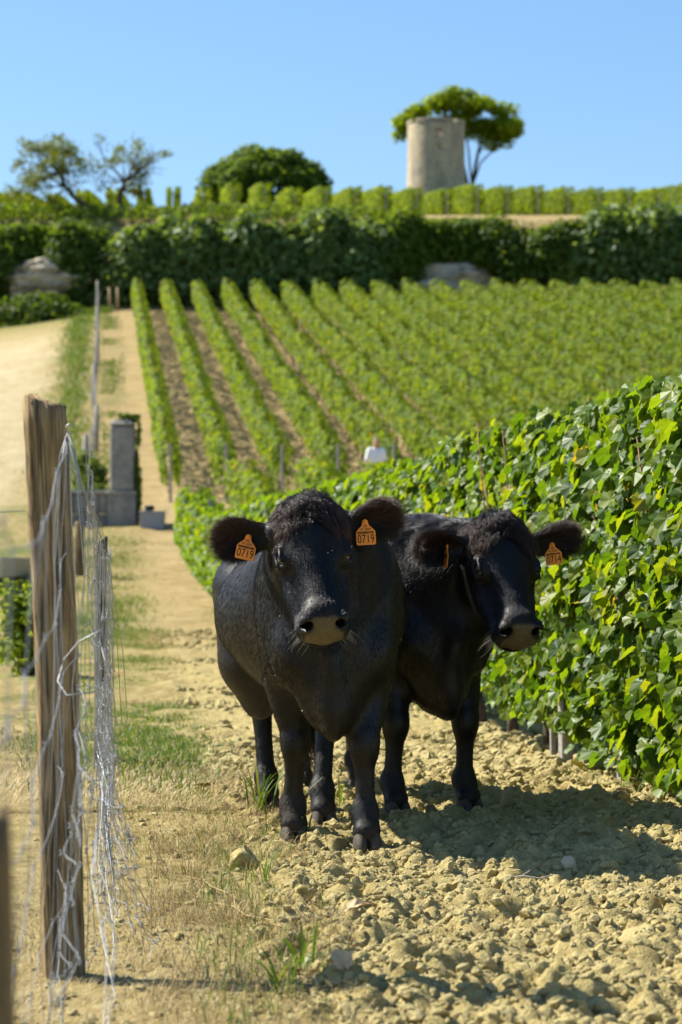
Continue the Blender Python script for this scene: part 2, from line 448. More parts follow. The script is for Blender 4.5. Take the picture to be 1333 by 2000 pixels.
# the many small crumbs lie as one heap; the 290 that show largest are clods of their own
variants = [clod_shape(I1, 100 + k, .35, 4) for k in range(6)]
mb = MB()
for (V, F) in variants:
    n = 6200
    y = YA + .2 + (YB - YA - .6) * rng.random(n) ** 1.25; x = rng.uniform(-.95, 2.1, n)
    keep = (x > x_soil(y) + rng.normal(0, .09, n)) | (rng.random(n) < .10)
    keep &= (np.abs(x) < .165 * y)
    x, y = x[keep], y[keep]; n = len(x)
    s = np.clip(.0048 / np.maximum(rng.random(n), .06) ** .6, 0, .024)
    pos_ = np.stack([x, y, gz(x, y) + hm(x, y) + s * .05], 1)
    q = frames(rng.normal(size=(n, 3)) * .5 + [0, 0, 1], rng.normal(size=(n, 3)))
    Vv, Ff, _ = scatter(V, F, pos_, q, s); mb.add(Vv, Ff)
for k in range(3):                         # broken lumps, a little larger and rougher
    V, F = clod_shape(I2, 180 + k, .5, 10); n = 1500
    y = YA + .5 + (YB - YA - .8) * rng.random(n) ** 1.2; x = rng.uniform(-.6, 2.1, n); keep = (x > x_soil(y) + rng.normal(0, .08, n)) & (np.abs(x) < .165 * y); x, y = x[keep], y[keep]; n = len(x)
    s = np.clip(.0105 / np.maximum(rng.random(n), .08) ** .5, 0, .030); pos_ = np.stack([x, y, gz(x, y) + hm(x, y) + s * .1], 1)
    Vv, Ff, _ = scatter(V, F, pos_, frames(rng.normal(size=(n, 3)) * .6 + [0, 0, 1], rng.normal(size=(n, 3))), s); mb.add(Vv, Ff)
for (V, F) in variants[:4]:
    n = 2600; y = 12.2 + 22 * rng.random(n) ** 1.6; x = x_soil(y) + (2.2 + .05 * y) * rng.random(n) - .08
    s = np.clip(.014 / np.maximum(rng.random(n), .10) ** .6, 0, .055); pos_ = np.stack([x, y, gz(x, y) + hm(x, y) + s * .1], 1)
    Vv, Ff, _ = scatter(V, F, pos_, frames(rng.normal(size=(n, 3)) * .5 + [0, 0, 1], rng.normal(size=(n, 3))), s); mb.add(Vv, Ff)
crumbs = mb.build('soil_crumbs', M['clod'], smooth=False); tag(crumbs, kind='stuff')
cm = []
for k in range(14):
    V, F = clod_shape(I3 if k < 6 else I2, 300 + k, .42, 9)
    cm.append(np_mesh('soil_clod', V, F, True))
for m_ in cm: m_.materials.append(M['clod'])
made = 0
while made < 285:
    y = 5.6 + 6.6 * rng.random() ** 1.5; x = rng.uniform(-.15 * y, .15 * y)
    if x < float(x_soil(y)) + .05 and rng.random() > .06: continue
    if abs(x - .0) < .5 and 8.6 < y < 10.9 and rng.random() > .3: continue
    s = np.clip(.0135 / max(rng.random(), .05) ** .45, .0135, .046)
    o = link('soil_clod', cm[rng.integers(6)] if s > .03 else cm[rng.integers(6, 14)])
    o.location = (x, y, g1(x, y) + float(hm(x, y)) * .6 + s * .18)
    o.rotation_euler = (rng.normal(0, .4), rng.normal(0, .4), rng.uniform(0, 6.28)); o.scale = (s, s * rng.uniform(.8, 1.1), s * rng.uniform(.75, 1.05))
    tag(o, 'dry yellow clod of earth lying on the ploughed soil around the cows', 'clod', 'dry clods on the ploughed soil')
    made += 1
def lump(name, px, py, size, label, cat, mat, seed, sc=(1, 1, 1), base=None, facets=6, rough=.3):
    Y = H_EYE * F_PX / (py - PYH); x = (px - PX0) / F_PX * Y
    V, F = clod_shape(base or I3, seed, rough, facets)
    o = link(name, np_mesh(name, V * np.array(sc), F, name != 'stone'), mat)
    o.location = (x, Y, g1(x, Y) + float(hm(x, Y)) * .4 + size * sc[2] * .42); o.scale = (size,) * 3; o.rotation_euler = (0, 0, seed)
    tag(o, label, cat); return o
lump('soil_clod', 478, 1702, .085, 'big rounded earth clod in the grass by the front cow\'s feet', 'clod', M['clod'], 11, (1, .9, 1.0))
lump('soil_clod', 850, 1563, .055, 'shaded earth clod standing between the rear cow\'s front legs', 'clod', M['clod'], 12)
lump('stone', 1113, 1718, .052, 'pale angular limestone lying at the edge of the cows\' shadow', 'stone', M['pale_stone'], 5, (.95, .8, 1.15), I2, 11, .1)
lump('stone', 985, 1905, .036, 'pale round stone at the bottom of the ploughed soil', 'stone', M['pale_stone'], 9, (1, .9, .9), I2, 9, .15)
lump('soil_clod', 1060, 1935, .085, 'broad flat-topped clod at the bottom edge of the picture', 'clod', M['clod'], 14, (1.1, .9, .7))
lump('soil_clod', 1255, 1860, .075, 'bulky clod in the bottom right corner of the ploughed soil', 'clod', M['clod'], 15, (1.0, .9, .85))

# ---------------------------------------------------------------- leaves
def vine_leaf(seed, n=22, cup=.12):
    r = np.random.default_rng(seed)
    th = np.linspace(0, 2 * np.pi, n, endpoint=False) + np.pi / n * 0      # 0 = tip
    rad = .70 + .15 * np.cos(th * 1.0)
    for c, a_, w_ in ((0, .22, .36), (1.02, .17, .32), (-1.02, .17, .32), (2.05, .11, .34), (-2.05, .11, .34)):
        dth = (th - c + np.pi) % (2 * np.pi) - np.pi
        rad = rad + a_ * np.exp(-(dth / w_) ** 2)
    rad[n // 2] *= .35                                                       # the notch at the stalk
    rad *= 1 + np.where(np.arange(n) % 2 == 0, .06, -.06) + r.normal(0, .05, n)
    x, y = rad * np.sin(th), rad * np.cos(th)
    fold = r.uniform(.05, .30); curl = r.uniform(-.05, .30)
    z = fold * np.abs(x) - curl * np.clip(y, 0, None) ** 2 + .05 * np.sin(th * 5 + r.uniform(0, 6))
    V = np.concatenate([[[0, -.05, -.02]], np.stack([x, y, z], 1)]) * .5
    V[:, 1] += .15
    F = np.array([[0, 1 + (k + 1) % n, 1 + k] for k in range(n)])
    return V, F
LEAF = [vine_leaf(s) for s in range(6)]
LEAF_LO = [vine_leaf(s, 10) for s in (3, 8)]
QUAD = (np.array([[0, -.5, 0], [.42, 0, .10], [0, .55, 0], [-.42, 0, .10]]), np.array([[0, 1, 2, 3]]))
TRI2 = (np.array([[0, -.5, 0], [.42, -.05, .12], [.18, .45, .04], [-.22, .42, .04], [-.42, -.08, .12]]), np.array([[0, 1, 2], [0, 2, 3], [0, 3, 4]]))

def rnd_values(n): return np.clip(rng.beta(2.0, 2.2, n), 0, 1)

def blob_foliage(blobs, n, size, base=QUAD, up=.35, shell=(.72, 1.04), seed=0):
    """leaves through the outer volume of a heap of ellipsoids: [(centre, radii)]"""
    r = np.random.default_rng(seed)
    wgt = np.array([b[1][0] * b[1][2] + b[1][1] * b[1][2] + b[1][0] * b[1][1] for b in blobs]); wgt = wgt / wgt.sum()
    k = r.choice(len(blobs), n, p=wgt)
    C = np.array([b[0] for b in blobs])[k]; Rd = np.array([b[1] for b in blobs])[k]
    d = r.normal(size=(n, 3)); d /= np.linalg.norm(d, axis=1)[:, None]
    p = C + d * Rd * r.uniform(*shell, n)[:, None]
    nrm = d / Rd; nrm /= np.linalg.norm(nrm, axis=1)[:, None]
    nrm = nrm * .75 + np.array([0, 0, up]) + r.normal(size=(n, 3)) * .42
    tip = r.normal(size=(n, 3)) * .6 + np.array([0, 0, -.8])
    s = size * r.uniform(.6, 1.3, n)
    V, F, li = scatter(base[0], base[1], p, frames(nrm, tip), s)
    return V, F, np.clip(r.beta(2, 2.3, n) + .0 * li[0], 0, 1)[li]

# ---------------------------------------------------------------- the near trellised row, vine by vine
NEAR_LABEL = 'leafy grapevine of the near row, seen over the cows\' backs'
NEAR = {0: 'grapevine of the near row just beyond the right edge', 1: 'grapevine cut by the right edge of the picture', 2: 'grapevine near the right edge, its yellowing leaves drooping to the soil', 3: 'grapevine around the grey square stake, with dark grapes low down', 4: 'grapevine just to the right of the rear cow\'s tagged ear', 5: 'grapevine directly behind the rear cow\'s head'}
def row_leaves(n, L, h0, h1, half, seed, lean=0.0):
    """positions and frames of leaves of one vine; local x along the row, y across (negative = sunny, path side)"""
    r = np.random.default_rng(seed)
    x = r.uniform(-L / 2, L / 2, n)
    z = h0 + (h1 - h0) * r.random(n) ** .9
    top = h1 - .04 + .10 * np.sin(x * 5 + seed) + .17 * vnoise(np.stack([x * 4, z * 0], 1), seed)
    z = np.minimum(z, top + r.normal(0, .05, n))
    hw = half * (.75 + .35 * np.sin(np.clip((z - h0) / (h1 - h0), 0, 1) * np.pi) + .22 * vnoise(np.stack([x * 3, z * 3.2], 1), seed + 5))
    side = np.where(r.random(n) < .62, -1, 1)
    y = side * hw * r.uniform(.35, 1.1, n)
    nrm = np.stack([r.normal(0, .5, n), side * .75 + r.normal(0, .35, n), .42 + r.normal(0, .35, n)], 1)
    tip = np.stack([r.normal(0, .55, n), side * .25 + r.normal(0, .3, n), -1 + r.normal(0, .35, n)], 1)
    return np.stack([x, y, z], 1), frames(nrm, tip), hw
ROWDIR = Vector((-.125, 1, 0)).normalized(); ROWRZ = math.atan2(ROWDIR.y, ROWDIR.x)
leaf_me = []
for k, (V, F) in enumerate(LEAF):
    me = np_mesh('leaf', V, F, False); me.materials.append(M['leaf_one']); leaf_me.append(me)
def vine_trunk(seed, h=.55):
    r = np.random.default_rng(seed); mb = MB()
    p = np.array([[0, 0, -.06], [.02, .01, .12], [r.normal(0, .04), r.normal(0, .03), .3], [r.normal(0, .05), r.normal(0, .03), h]])
    mb.tube(p, [.045, .034, .030, .028], 7)
    for s in (-1, 1): mb.tube([p[-1], p[-1] + [s * .15, 0, .10], p[-1] + [s * .42, r.normal(0, .03), .14]], [.024, .018, .012], 6)
    return mb
def vine_canes(seed, n=6, L=1.1, h0=.6, h1=2.0):
    r = np.random.default_rng(seed); out = []
    for k in range(n):
        x = r.uniform(-L / 2, L / 2); y = r.choice([-1, -1, 1]) * r.uniform(.10, .30)
        q = [[x, y * .2, h0], [x + r.normal(0, .06), y * .8, h0 + .35], [x + r.normal(0, .1), y, h0 + .8], [x + r.normal(0, .16), y * r.uniform(.6, 1.2), h1 + r.uniform(-.35, .03)]]
        out.append(q)
    return out
GRAPE = ico(1)
Yv = 9.75
nv = 0
far_vine = []
while Yv < 47.5:
    x = float(x_row(Yv)); z = g1(x, Yv)
    h1 = 1.93 if Yv < 12.3 else 1.94 if Yv < 16.5 else 1.88 if Yv < 30 else (1.88 - .38 * min(1, (Yv - 30) / 10))
    detail = Yv < 20.5
    if detail:
        v = tag(empty('grapevine', (x, Yv, z), ROWRZ), NEAR.get(nv, NEAR_LABEL), 'grapevine', 'grapevines of the near row')
        h0 = .10 if Yv < 12.2 else (.20 if Yv < 14.2 else .28)
        n = 1700
        p, fr, hw = row_leaves(n, 1.32, h0, h1, .27, 50 + nv)
        # ROWRZ turns local x along the row; local +y then points to -x (the path side), so flip
        p[:, 1] *= -1; fr = fr * np.array([1, -1, 1])[None, :, None]; fr[:, :, 0] *= -1
        s = rng.uniform(.075, .140, n)
        score = p[:, 1] + .05 * rng.random(n)                 # those on the path side show largest
        order = np.argsort(-score)
        n_one = 190 if Yv < 14 else (150 if Yv < 17 else 90)
        for i in order[:n_one]:
            o = link('leaf', leaf_me[rng.integers(6)], None, v)
            m4 = Matrix(fr[i].tolist()).to_4x4() @ Matrix.Diagonal((s[i], s[i], s[i], 1)); m4.translation = Vector(p[i]); o.matrix_local = m4
        rest = order[n_one:]
        mb = MB()
        for k in range(6):
            sel = rest[k::6]
            V, F, li = scatter(*LEAF[k], p[sel], fr[sel], s[sel]); mb.add(V, F, rnd_values(len(sel))[li])
        f = mb.build('foliage', M['leaf'], v); f['kind'] = 'stuff'
        vine_trunk(nv).build('trunk', M['bark'], v, True)
        for q in vine_canes(nv, 7, 1.1, .55, h1): MB().tube(q, [.006, .0055, .0045, .003], 5).build('cane', M['cane'], v, True)
        if nv in (2, 3, 4):
            for b in range(2):
                mb = MB(); c = np.array([rng.uniform(-.35, .35), .16, rng.uniform(.42, .6)])
                for g_ in range(38):
                    t_ = rng.random(); a_ = rng.uniform(0, 6.28); rr = .038 * (1 - t_ * .75) * rng.uniform(.5, 1)
                    mb.add(GRAPE[0] * .0095 + c + [rr * math.cos(a_), rr * math.sin(a_), -.16 * t_], GRAPE[1])
                mb.build('grape_bunch', M['grape'], v, True)
    else:
        if len(far_vine) < 3:
            v = tag(empty('grapevine', (0, 0, 0), ROWRZ), NEAR_LABEL, 'grapevine', 'grapevines of the near row')
            n = 900
            p, fr, hw = row_leaves(n, 1.3, .30, 1.88, .27, 150 + nv); p[:, 1] *= -1; fr = fr * np.array([1, -1, 1])[None, :, None]; fr[:, :, 0] *= -1
            mb = MB(); s = rng.uniform(.10, .17, n)
            for k in range(2):
                V, F, li = scatter(*LEAF_LO[k], p[k::2], fr[k::2], s[k::2]); mb.add(V, F, rnd_values(len(s[k::2]))[li])
            f = mb.build('foliage', M['leaf'], v); f['kind'] = 'stuff'
            vine_trunk(nv).build('trunk', M['bark'], v, True)
            far_vine.append(v)
        else: v = copy_tree(far_vine[nv % 3])
        v.location = (x, Yv, z); v.scale = (1, 1, h1 / 1.88)
    nv += 1; Yv += 1.08
# stakes and wires of that row
def box_part(name, c, s, mat, parent=None, bev=0, R=None, taper=1.0): return MB().box(c, s, R, taper, bev).build(name, mat, parent)
for i, (Ys, hh, ww, lab) in enumerate(((12.75, 1.55, .062, 'grey square vine stake showing below the leaves right of the rear cow'), (13.35, 1.5, .03, 'thin grey stake just behind the square vine stake'),
                        (11.75, 1.6, .05, 'grey stake half hidden under the drooping leaves near the right edge'))):
    o = box_part('vine_stake', (0, 0, hh / 2 - .1), (ww, ww, hh), M['stake'], None, .006); xs_ = float(x_row(Ys)) - (.20 if i == 0 else .14)
    o.location = (xs_, Ys, g1(xs_, Ys)); o.rotation_euler = (.01, -.02, .3); tag(o, lab, 'stake')
for Ys in (19, 24.5, 30, 36, 42):
    o = box_part('vine_stake', (0, 0, .75), (.06, .06, 1.7), M['stake'], None, .006); o.location = (float(x_row(Ys)), Ys, g1(x_row(Ys), Ys)); tag(o, 'grey wooden stake standing inside the leafy row behind the cows', 'stake', 'stakes within the near row')
for zz, lab in ((.62, 'lowest trellis wire'), (1.1, 'middle trellis wire'), (1.6, 'top trellis wire')):
    mb = MB(); yy = np.linspace(9.4, 47, 60); mb.tube(np.stack([x_row(yy) - .13, yy, gz(x_row(yy), yy) + zz * np.where(yy > 32, .8, 1)], 1), .0016, 4)
    tag(mb.build('trellis_wire', M['wire'], None, True), lab + ' stretched through the near vine row', 'wire')
# the rows behind it, seen only over its top where the land rises
def row_mesh(L, per_m, h0, h1, half, size, seed, base=TRI2, clip_top=False):
    n = int(L * per_m)
    r = np.random.default_rng(seed)
    x = r.uniform(0, L, n); top = h1 + (0 if clip_top else .20 * vnoise(np.stack([x * .9, x * 0], 1), seed) + .07 * vnoise(np.stack([x * 3.1, x * 0], 1), seed + 1))
    z = h0 + (top - h0) * (r.random(n) ** .85)
    cl = vnoise(np.stack([x * 1.1, z * 2.2], 1), seed + 2)
    hw = half * ((1.0 + .15 * cl) if clip_top else (.8 + .4 * np.sin(np.clip((z - h0) / (h1 - h0), 0, 1) * np.pi) + .35 * cl))
    side = np.where(r.random(n) < .5, -1, 1); y = side * hw * r.uniform(.3, 1.05, n)
    up = np.where(z > top - .22, .9, .3)
    nrm = np.stack([r.normal(0, .45, n), side * .8 + r.normal(0, .3, n), up + r.normal(0, .3, n)], 1)
    # ends of the row face outwards
    e0 = x < .25; nrm[e0, 0] -= 1.0
    tip = np.stack([r.normal(0, .5, n), r.normal(0, .4, n), -1 + r.normal(0, .3, n)], 1)
    V, F, li = scatter(base[0], base[1], np.stack([x, y, z], 1), frames(nrm, tip), size * r.uniform(.65, 1.3, n))
    rv = np.clip(r.beta(2, 2.4, n) + .22 * cl, 0, 1)
    return np_mesh('foliage', V, F, False, {'rnd': rv[li]})
def shear(me, k):
    co = np.empty(len(me.vertices) * 3, np.float32); me.vertices.foreach_get('co', co); co = co.reshape(-1, 3); co[:, 2] += k * co[:, 0]; me.vertices.foreach_set('co', co.ravel()); return me
def trunks_mesh(L, sp, h, seed):
    r = np.random.default_rng(seed); mb = MB()
    for x in np.arange(.4, L, sp): mb.tube([[x, 0, -.05], [x + r.normal(0, .03), r.normal(0, .03), h * .5], [x + r.normal(0, .05), 0, h]], [.035, .028, .024], 5)
    return mb.mesh('trunks', True)
b_me = [row_mesh(17, 150, .35, 1.45, .26, .15, 900 + k) for k in range(2)]
for me in b_me: me.materials.append(M['leaf_far'])
tm = trunks_mesh(17, 1.1, .5, 3); tm.materials.append(M['bark'])
for j in range(1, 9):
    Y0, Y1 = 37.0 - j * .3, 54.0 - j * .3
    x0, x1 = float(x_row(Y0)) + 1.45 * j, float(x_row(Y1)) + 1.45 * j
    z0, z1 = g1(x0, Y0), g1(x1, Y1)
    v = tag(empty('vine_row', (x0, Y0, z0)), ('vine row at the foot of the slope, just behind the row by the cows' if j == 1 else 'low leafy vine row at the slope\'s foot, seen over the near row'), 'vine row', 'vine rows at the foot of the slope')
    # the row follows the bend of the land: the mesh is sheared along the ground profile
    me = b_me[j % 2].copy(); co = np.empty(len(me.vertices) * 3, np.float32); me.vertices.foreach_get('co', co); co = co.reshape(-1, 3)
    def bend(co):
        d = co[:, 0]; X = x0 - d * .124; Y = Y0 + d * .992
        return np.stack([-d * .124 + co[:, 1] * .992, d * .992 + co[:, 1] * .124, co[:, 2] + gz(X, Y) - z0], 1)
    me.vertices.foreach_set('co', bend(co).astype(np.float32).ravel()); f = link('foliage', me, None, v); f['kind'] = 'stuff'
    me2 = tm.copy(); c2 = np.empty(len(me2.vertices) * 3, np.float32); me2.vertices.foreach_get('co', c2); me2.vertices.foreach_set('co', bend(c2.reshape(-1, 3)).astype(np.float32).ravel())
    q = link('trunk', me2, None, v); q['kind'] = 'stuff'

# ---------------------------------------------------------------- vine rows climbing the hill
HL = math.hypot(55.0, 5.5); HR_ = 13.4 - 2.654
h_me = [shear(row_mesh(HL, 165, .42, 1.50, .24, .15, 700 + k), HR_ / HL) for k in range(3)]
for me in h_me: me.materials.append(M['leaf_far'])
ht = shear(trunks_mesh(HL, 1.15, .5, 4), HR_ / HL); ht.materials.append(M['bark'])
words = ['first', 'second', 'third', 'fourth', 'fifth', 'sixth', 'seventh', 'eighth', 'ninth', 'tenth', 'eleventh', 'twelfth']
hz = math.atan2(1, -.1)
post_me = MB().box((0, 0, .70), (.075, .075, 1.7), None, 1, .01).mesh('post'); post_me.materials.append(M['stake'])
mid_me = MB().box((0, 0, .70), (.055, .055, 1.6), None, 1, .008).mesh('post'); mid_me.materials.append(M['stake'])
for k in range(27):
    xb = -4.45 + 1.45 * k
    Yb = 63.0
    lab = (words[k] + ' hillside vine row to the right of the bare ploughed strip') if k < 12 else 'hillside vine row merging with its neighbours on the right of the slope'
    v = tag(empty('vine_row', (xb, Yb, g1(xb, Yb) - .0)), lab, 'vine row', 'vine rows climbing the hillside')
    v.rotation_euler = Matrix(((-.0995, -.995, 0), (.995, -.0995, 0), (0, 0, 1))).to_euler()
    pitch = -math.atan(HR_ / HL)
    Rp = Matrix.Rotation(pitch, 4, 'Y')
    sh = Matrix.Identity(4); sh[2][0] = HR_ / HL          # keeps trunks upright on the slope
    f = link('foliage', h_me[k % 3], None, v); f['kind'] = 'stuff'
    q = link('trunk', ht, None, v); q['kind'] = 'stuff'
    p_ = link('post', post_me, None, v); p_.location = (-.25, 0, -.04)
    for d_ in (7.5, 15, 22.5, 30, 37.5, 45, 52, 55):
        p_ = link('post', mid_me, None, v); p_.location = (d_ + rng.normal(0, .2), .0, HR_ / HL * d_)

# ---------------------------------------------------------------- terrace rows above the cliff
TD = -.072
T_RISE = (g1(0, 151.2) - g1(0, 127.2)) / 24
t_me = [shear(row_mesh(36, 300, .16, 1.66, .34, .15, 800 + k, QUAD, True), T_RISE) for k in range(3)]
for me in t_me: me.materials.append(M['leaf_top'])
tt = shear(trunks_mesh(36, 1.2, .3, 5), T_RISE); tt.materials.append(M['bark'])
def terrace_label(k, px):
    if px < 250: return ['clipped terrace vine row at the far left, under the leaning sparse trees', 'clipped terrace vine row beside the leaning tree trunk', 'clipped terrace vine row by the second sparse tree', 'clipped terrace vine row left of the sky gap', 'leftmost clipped terrace row at the picture edge'][k % 5]
    if px < 780: return ['first', 'second', 'third', 'fourth', 'fifth', 'sixth', 'seventh', 'eighth', 'ninth', 'tenth'][min(9, int((780 - px) // 59))] + ' clipped terrace vine row to the left of the stone tower'
    if px < 910: return ('clipped terrace vine row in front of the tower\'s left half' if px < 850 else 'clipped terrace vine row in front of the tower\'s right half')
    return ['first', 'second', 'third', 'fourth', 'fifth', 'sixth', 'seventh', 'eighth', 'ninth', 'tenth'][min(9, int((px - 910) // 59))] + ' clipped terrace vine row to the right of the pine trunk'
k = 0
for px in np.arange(-20, 1400, 59.3):
    Y0 = 127.2; x0 = (px + 4 - PX0) / F_PX * Y0; z0 = g1(x0, Y0)
    rise = (g1(x0 + TD * 24, Y0 + 24) - z0) / 24
    if px < 470: z0 -= .0008 * (470 - px)
    v = tag(empty('vine_row', (x0, Y0, z0 + .05 * math.sin(k * 1.7))), terrace_label(k, px), 'vine row', 'clipped vine rows on the terrace')
    v.rotation_euler = (0, 0, math.atan2(1, TD)); v.scale = (1, 1, rng.uniform(.93, 1.06) * (1.06 if px < 640 else 1.0))
    sh = Matrix.Identity(4); sh[2][0] = rise
    f = link('foliage', t_me[k % 3], None, v); f['kind'] = 'stuff'
    q = link('trunk', tt, None, v); q['kind'] = 'stuff'
    p_ = link('post', mid_me, None, v); p_.location = (-.12, 0, -.05)
    k += 1

# ---------------------------------------------------------------- cliff, bushes on it
def rock(name, c, rad, seed, mat, label):
    V, F = ico(5); V = V * (1 + .26 * fbm(V * 1.7 + seed, seed, 5, .6))[:, None]
    lay = .05 * np.sin(V[:, 2] * 16 + 2 * vnoise(V * 2, seed))
    V = V * np.array(rad) * (1 + lay)[:, None]
    o = link(name, np_mesh(name, V, F, True), mat, loc=c); return tag(o, label, 'rock')
t = NT('cliff_limestone'); pos = t.geo()
c = t.ramp(t.noise(t.mapping(pos, (1, 1, 2.5)), 1.1, 8, .68), [(.30, (.16, .13, .085)), (.46, (.46, .40, .28)), (.72, (.66, .60, .47))])
t.base(c); t.rough(.9, .15); t.bump(t.noise(pos, 2.5, 7, .7), .9, .25); M['cliff'] = t.m
rock('cliff_rock', at(80, 545, 119.3) + Vector((0, 1.6, 0)), (2.2, 1.9, 1.15), 3, M['cliff'], 'bare cream limestone face among the dark ivy on the left')
rock('cliff_rock', at(870, 560, 120.0) + Vector((0, 1.6, 0)), (3.0, 1.6, 1.25), 8, M['cliff'], 'brownish limestone outcrop showing above the vine tops below the tower')
rock('cliff_rock', at(20, 640, 117.5) + Vector((0, 2.6, 0)), (2.2, 1.6, 1.0), 13, M['cliff'], 'shaded rock foot at the left end of the cliff')
def bush_blobs(w_, d_, h_, n, seed):
    r = np.random.default_rng(seed); B = [((0, 0, h_ * .45), (w_ * .46, d_ * .45, h_ * .47))]
    for k in range(n):
        a = r.uniform(0, 6.28); e = r.uniform(.2, 1)
        q = r.uniform(.17, .30); B.append(((math.cos(a) * w_ * .36 * e, math.sin(a) * d_ * .36 * e, h_ * min(r.uniform(.22, .92), 1.0 - q)), tuple(q * np.array([w_, d_, h_]))))
    return B
def bush(name, loc, w_, d_, h_, n, size, mat, label, seed, cat='shrub', group=None, up=.35):
    v = tag(empty(name, loc), label, cat, group)
    V, F, a = blob_foliage(bush_blobs(w_, d_, h_, 11, seed), n, size, TRI2, up, (.55, 1.05), seed)
    f = link('foliage', np_mesh('foliage', V, F, False, {'rnd': a}), mat, v); f['kind'] = 'stuff'
    mb = MB(); r = np.random.default_rng(seed)
    for k in range(5): mb.tube([[r.normal(0, .08), r.normal(0, .08), -.1], [r.normal(0, w_ * .12), r.normal(0, d_ * .12), h_ * .35], [r.normal(0, w_ * .25), r.normal(0, d_ * .25), h_ * .7]], [.06, .045, .02], 5)
    mb.build('stem', M['bark'], v, True)
    return v
# (pixel x of middle, pixel rows of top and foot, width px, distance, leaf size, material, count, label)
BUSH = [
 (-40, 436, 640, 170, 120.5, .26, 'ivy', 3600, 'dark ivy mound at the far left of the cliff, cut by the picture edge'),
 (-210, 440, 650, 180, 120.2, .28, 'ivy', 3000, 'dark ivy mound well beyond the left edge of the picture'),
 (60, 434, 526, 210, 121.6, .26, 'oak', 3600, 'ivy curtain hanging above the bare cream rock face'),
 (165, 438, 640, 150, 120.6, .26, 'ivy', 4200, 'dark ivy mound just right of the cream rock face'),
 (70, 570, 655, 200, 117.6, .24, 'ivy', 3000, 'low dark ivy under the cream rock face'),
 (265, 440, 625, 150, 119.8, .34, 'fig', 3200, 'broad-leaved dark shrub behind the top of the leftmost hillside row'),
 (350, 430, 620, 150, 120.0, .34, 'fig', 3200, 'broad-leaved shrub on the cliff below the gap of sky'),
 (440, 426, 615, 150, 119.9, .36, 'fig', 3400, 'broad-leaved shrub on the cliff below the round dense tree'),
 (530, 424, 615, 150, 119.7, .36, 'fig', 3400, 'broad-leaved shrub on the cliff right under the round tree\'s right side'),
 (620, 412, 612, 150, 119.8, .36, 'fig', 3400, 'glossy shrub on the cliff, right of the round tree'),
 (700, 418, 610, 130, 119.8, .32, 'fig', 3200, 'glossy shrub on the cliff, left of the tower'),
 (775, 421, 580, 120, 120.6, .28, 'oak', 3000, 'mixed green shrub on the cliff under the tower\'s left edge'),
 (850, 425, 530, 130, 121.8, .26, 'oak', 3000, 'shrub hanging over the brown limestone outcrop'),
 (930, 425, 535, 130, 121.8, .26, 'oak', 3000, 'shrub on the cliff below the pine trunk'),
 (1010, 427, 580, 130, 121.0, .26, 'ivy', 3600, 'dark ivy curtain right of the brown outcrop'),
 (1085, 423, 580, 130, 120.6, .28, 'ivy', 3600, 'dark ivy curtain left of the big light green shrub'),
 (1185, 405, 575, 165, 119.8, .36, 'fig', 4200, 'big light green broad-leaved shrub standing at the right of the cliff'),
 (1290, 400, 580, 170, 119.9, .36, 'fig', 4200, 'tall leafy shrub at the right end of the cliff'),
 (1390, 400, 580, 170, 119.9, .34, 'fig', 3600, 'leafy shrub cut by the right edge above the slope'),
]
for i, (px, yt, yb, wp, Y, ls, mt, n, lab) in enumerate(BUSH):
    a, b = at(px, yt, Y), at(px, yb, Y)
    bush('shrub', (a.x, Y, b.z), wp / F_PX * Y * 1.12, 3.0, (a.z - b.z) * (1.02 + .055 * math.sin(i * 2.4)), int(n * 1.8), ls, M[mt], lab, 400 + i, 'shrub', 'shrubs and ivy along the cliff')
ne = 9000; rr_ = np.random.default_rng(77); xe = rr_.uniform(-24, 3.2, ne); ye = rr_.uniform(122.8, 126.9, ne); he = (.55 + .35 * vnoise(np.stack([xe * .8, ye * .8], 1), 5)) * sstep(3.4, .5, xe)
Ve, Fe, le = scatter(*TRI2, np.stack([xe, ye, gz(xe, ye) + he * rr_.random(ne)], 1), frames(rr_.normal(size=(ne, 3)) * .7 + [0, -.3, .6], rr_.normal(size=(ne, 3)) - [0, 0, .5]), .20 * rr_.uniform(.6, 1.4, ne))
o = link('undergrowth', np_mesh('undergrowth', Ve, Fe, False, {'rnd': rr_.random(ne)[le]}), M['oak']); tag(o, kind='stuff')

# ---------------------------------------------------------------- trees on the skyline
def limb(mb, p0, d, L, r, depth, tips, bend=.25, split=(2, 3), spread=.55, up=.1, rnd=random):
    n = 4; pts = [np.array(p0, float)]; d = np.array(d, float)
    for k in range(n):
        d = d + np.array([rnd.gauss(0, bend), rnd.gauss(0, bend), rnd.gauss(0, bend) + up]) * .5; d /= np.linalg.norm(d)
        pts.append(pts[-1] + d * L / n)
    mb.tube(pts, np.linspace(r, r * .55, n + 1), 6 if r > .04 else 4, cap=False)
    if depth == 0: tips.append(pts[-1]); tips.append(pts[-2]); return
    for k in range(rnd.randint(*split)):
        nd = d + np.array([rnd.gauss(0, spread), rnd.gauss(0, spread), rnd.gauss(0, spread * .6)]); nd /= np.linalg.norm(nd)
        q = pts[-1] if k == 0 else pts[rnd.randint(2, n)]
        limb(mb, q, nd, L * rnd.uniform(.55, .8), r * .55, depth - 1, tips, bend, split, spread, up, rnd)
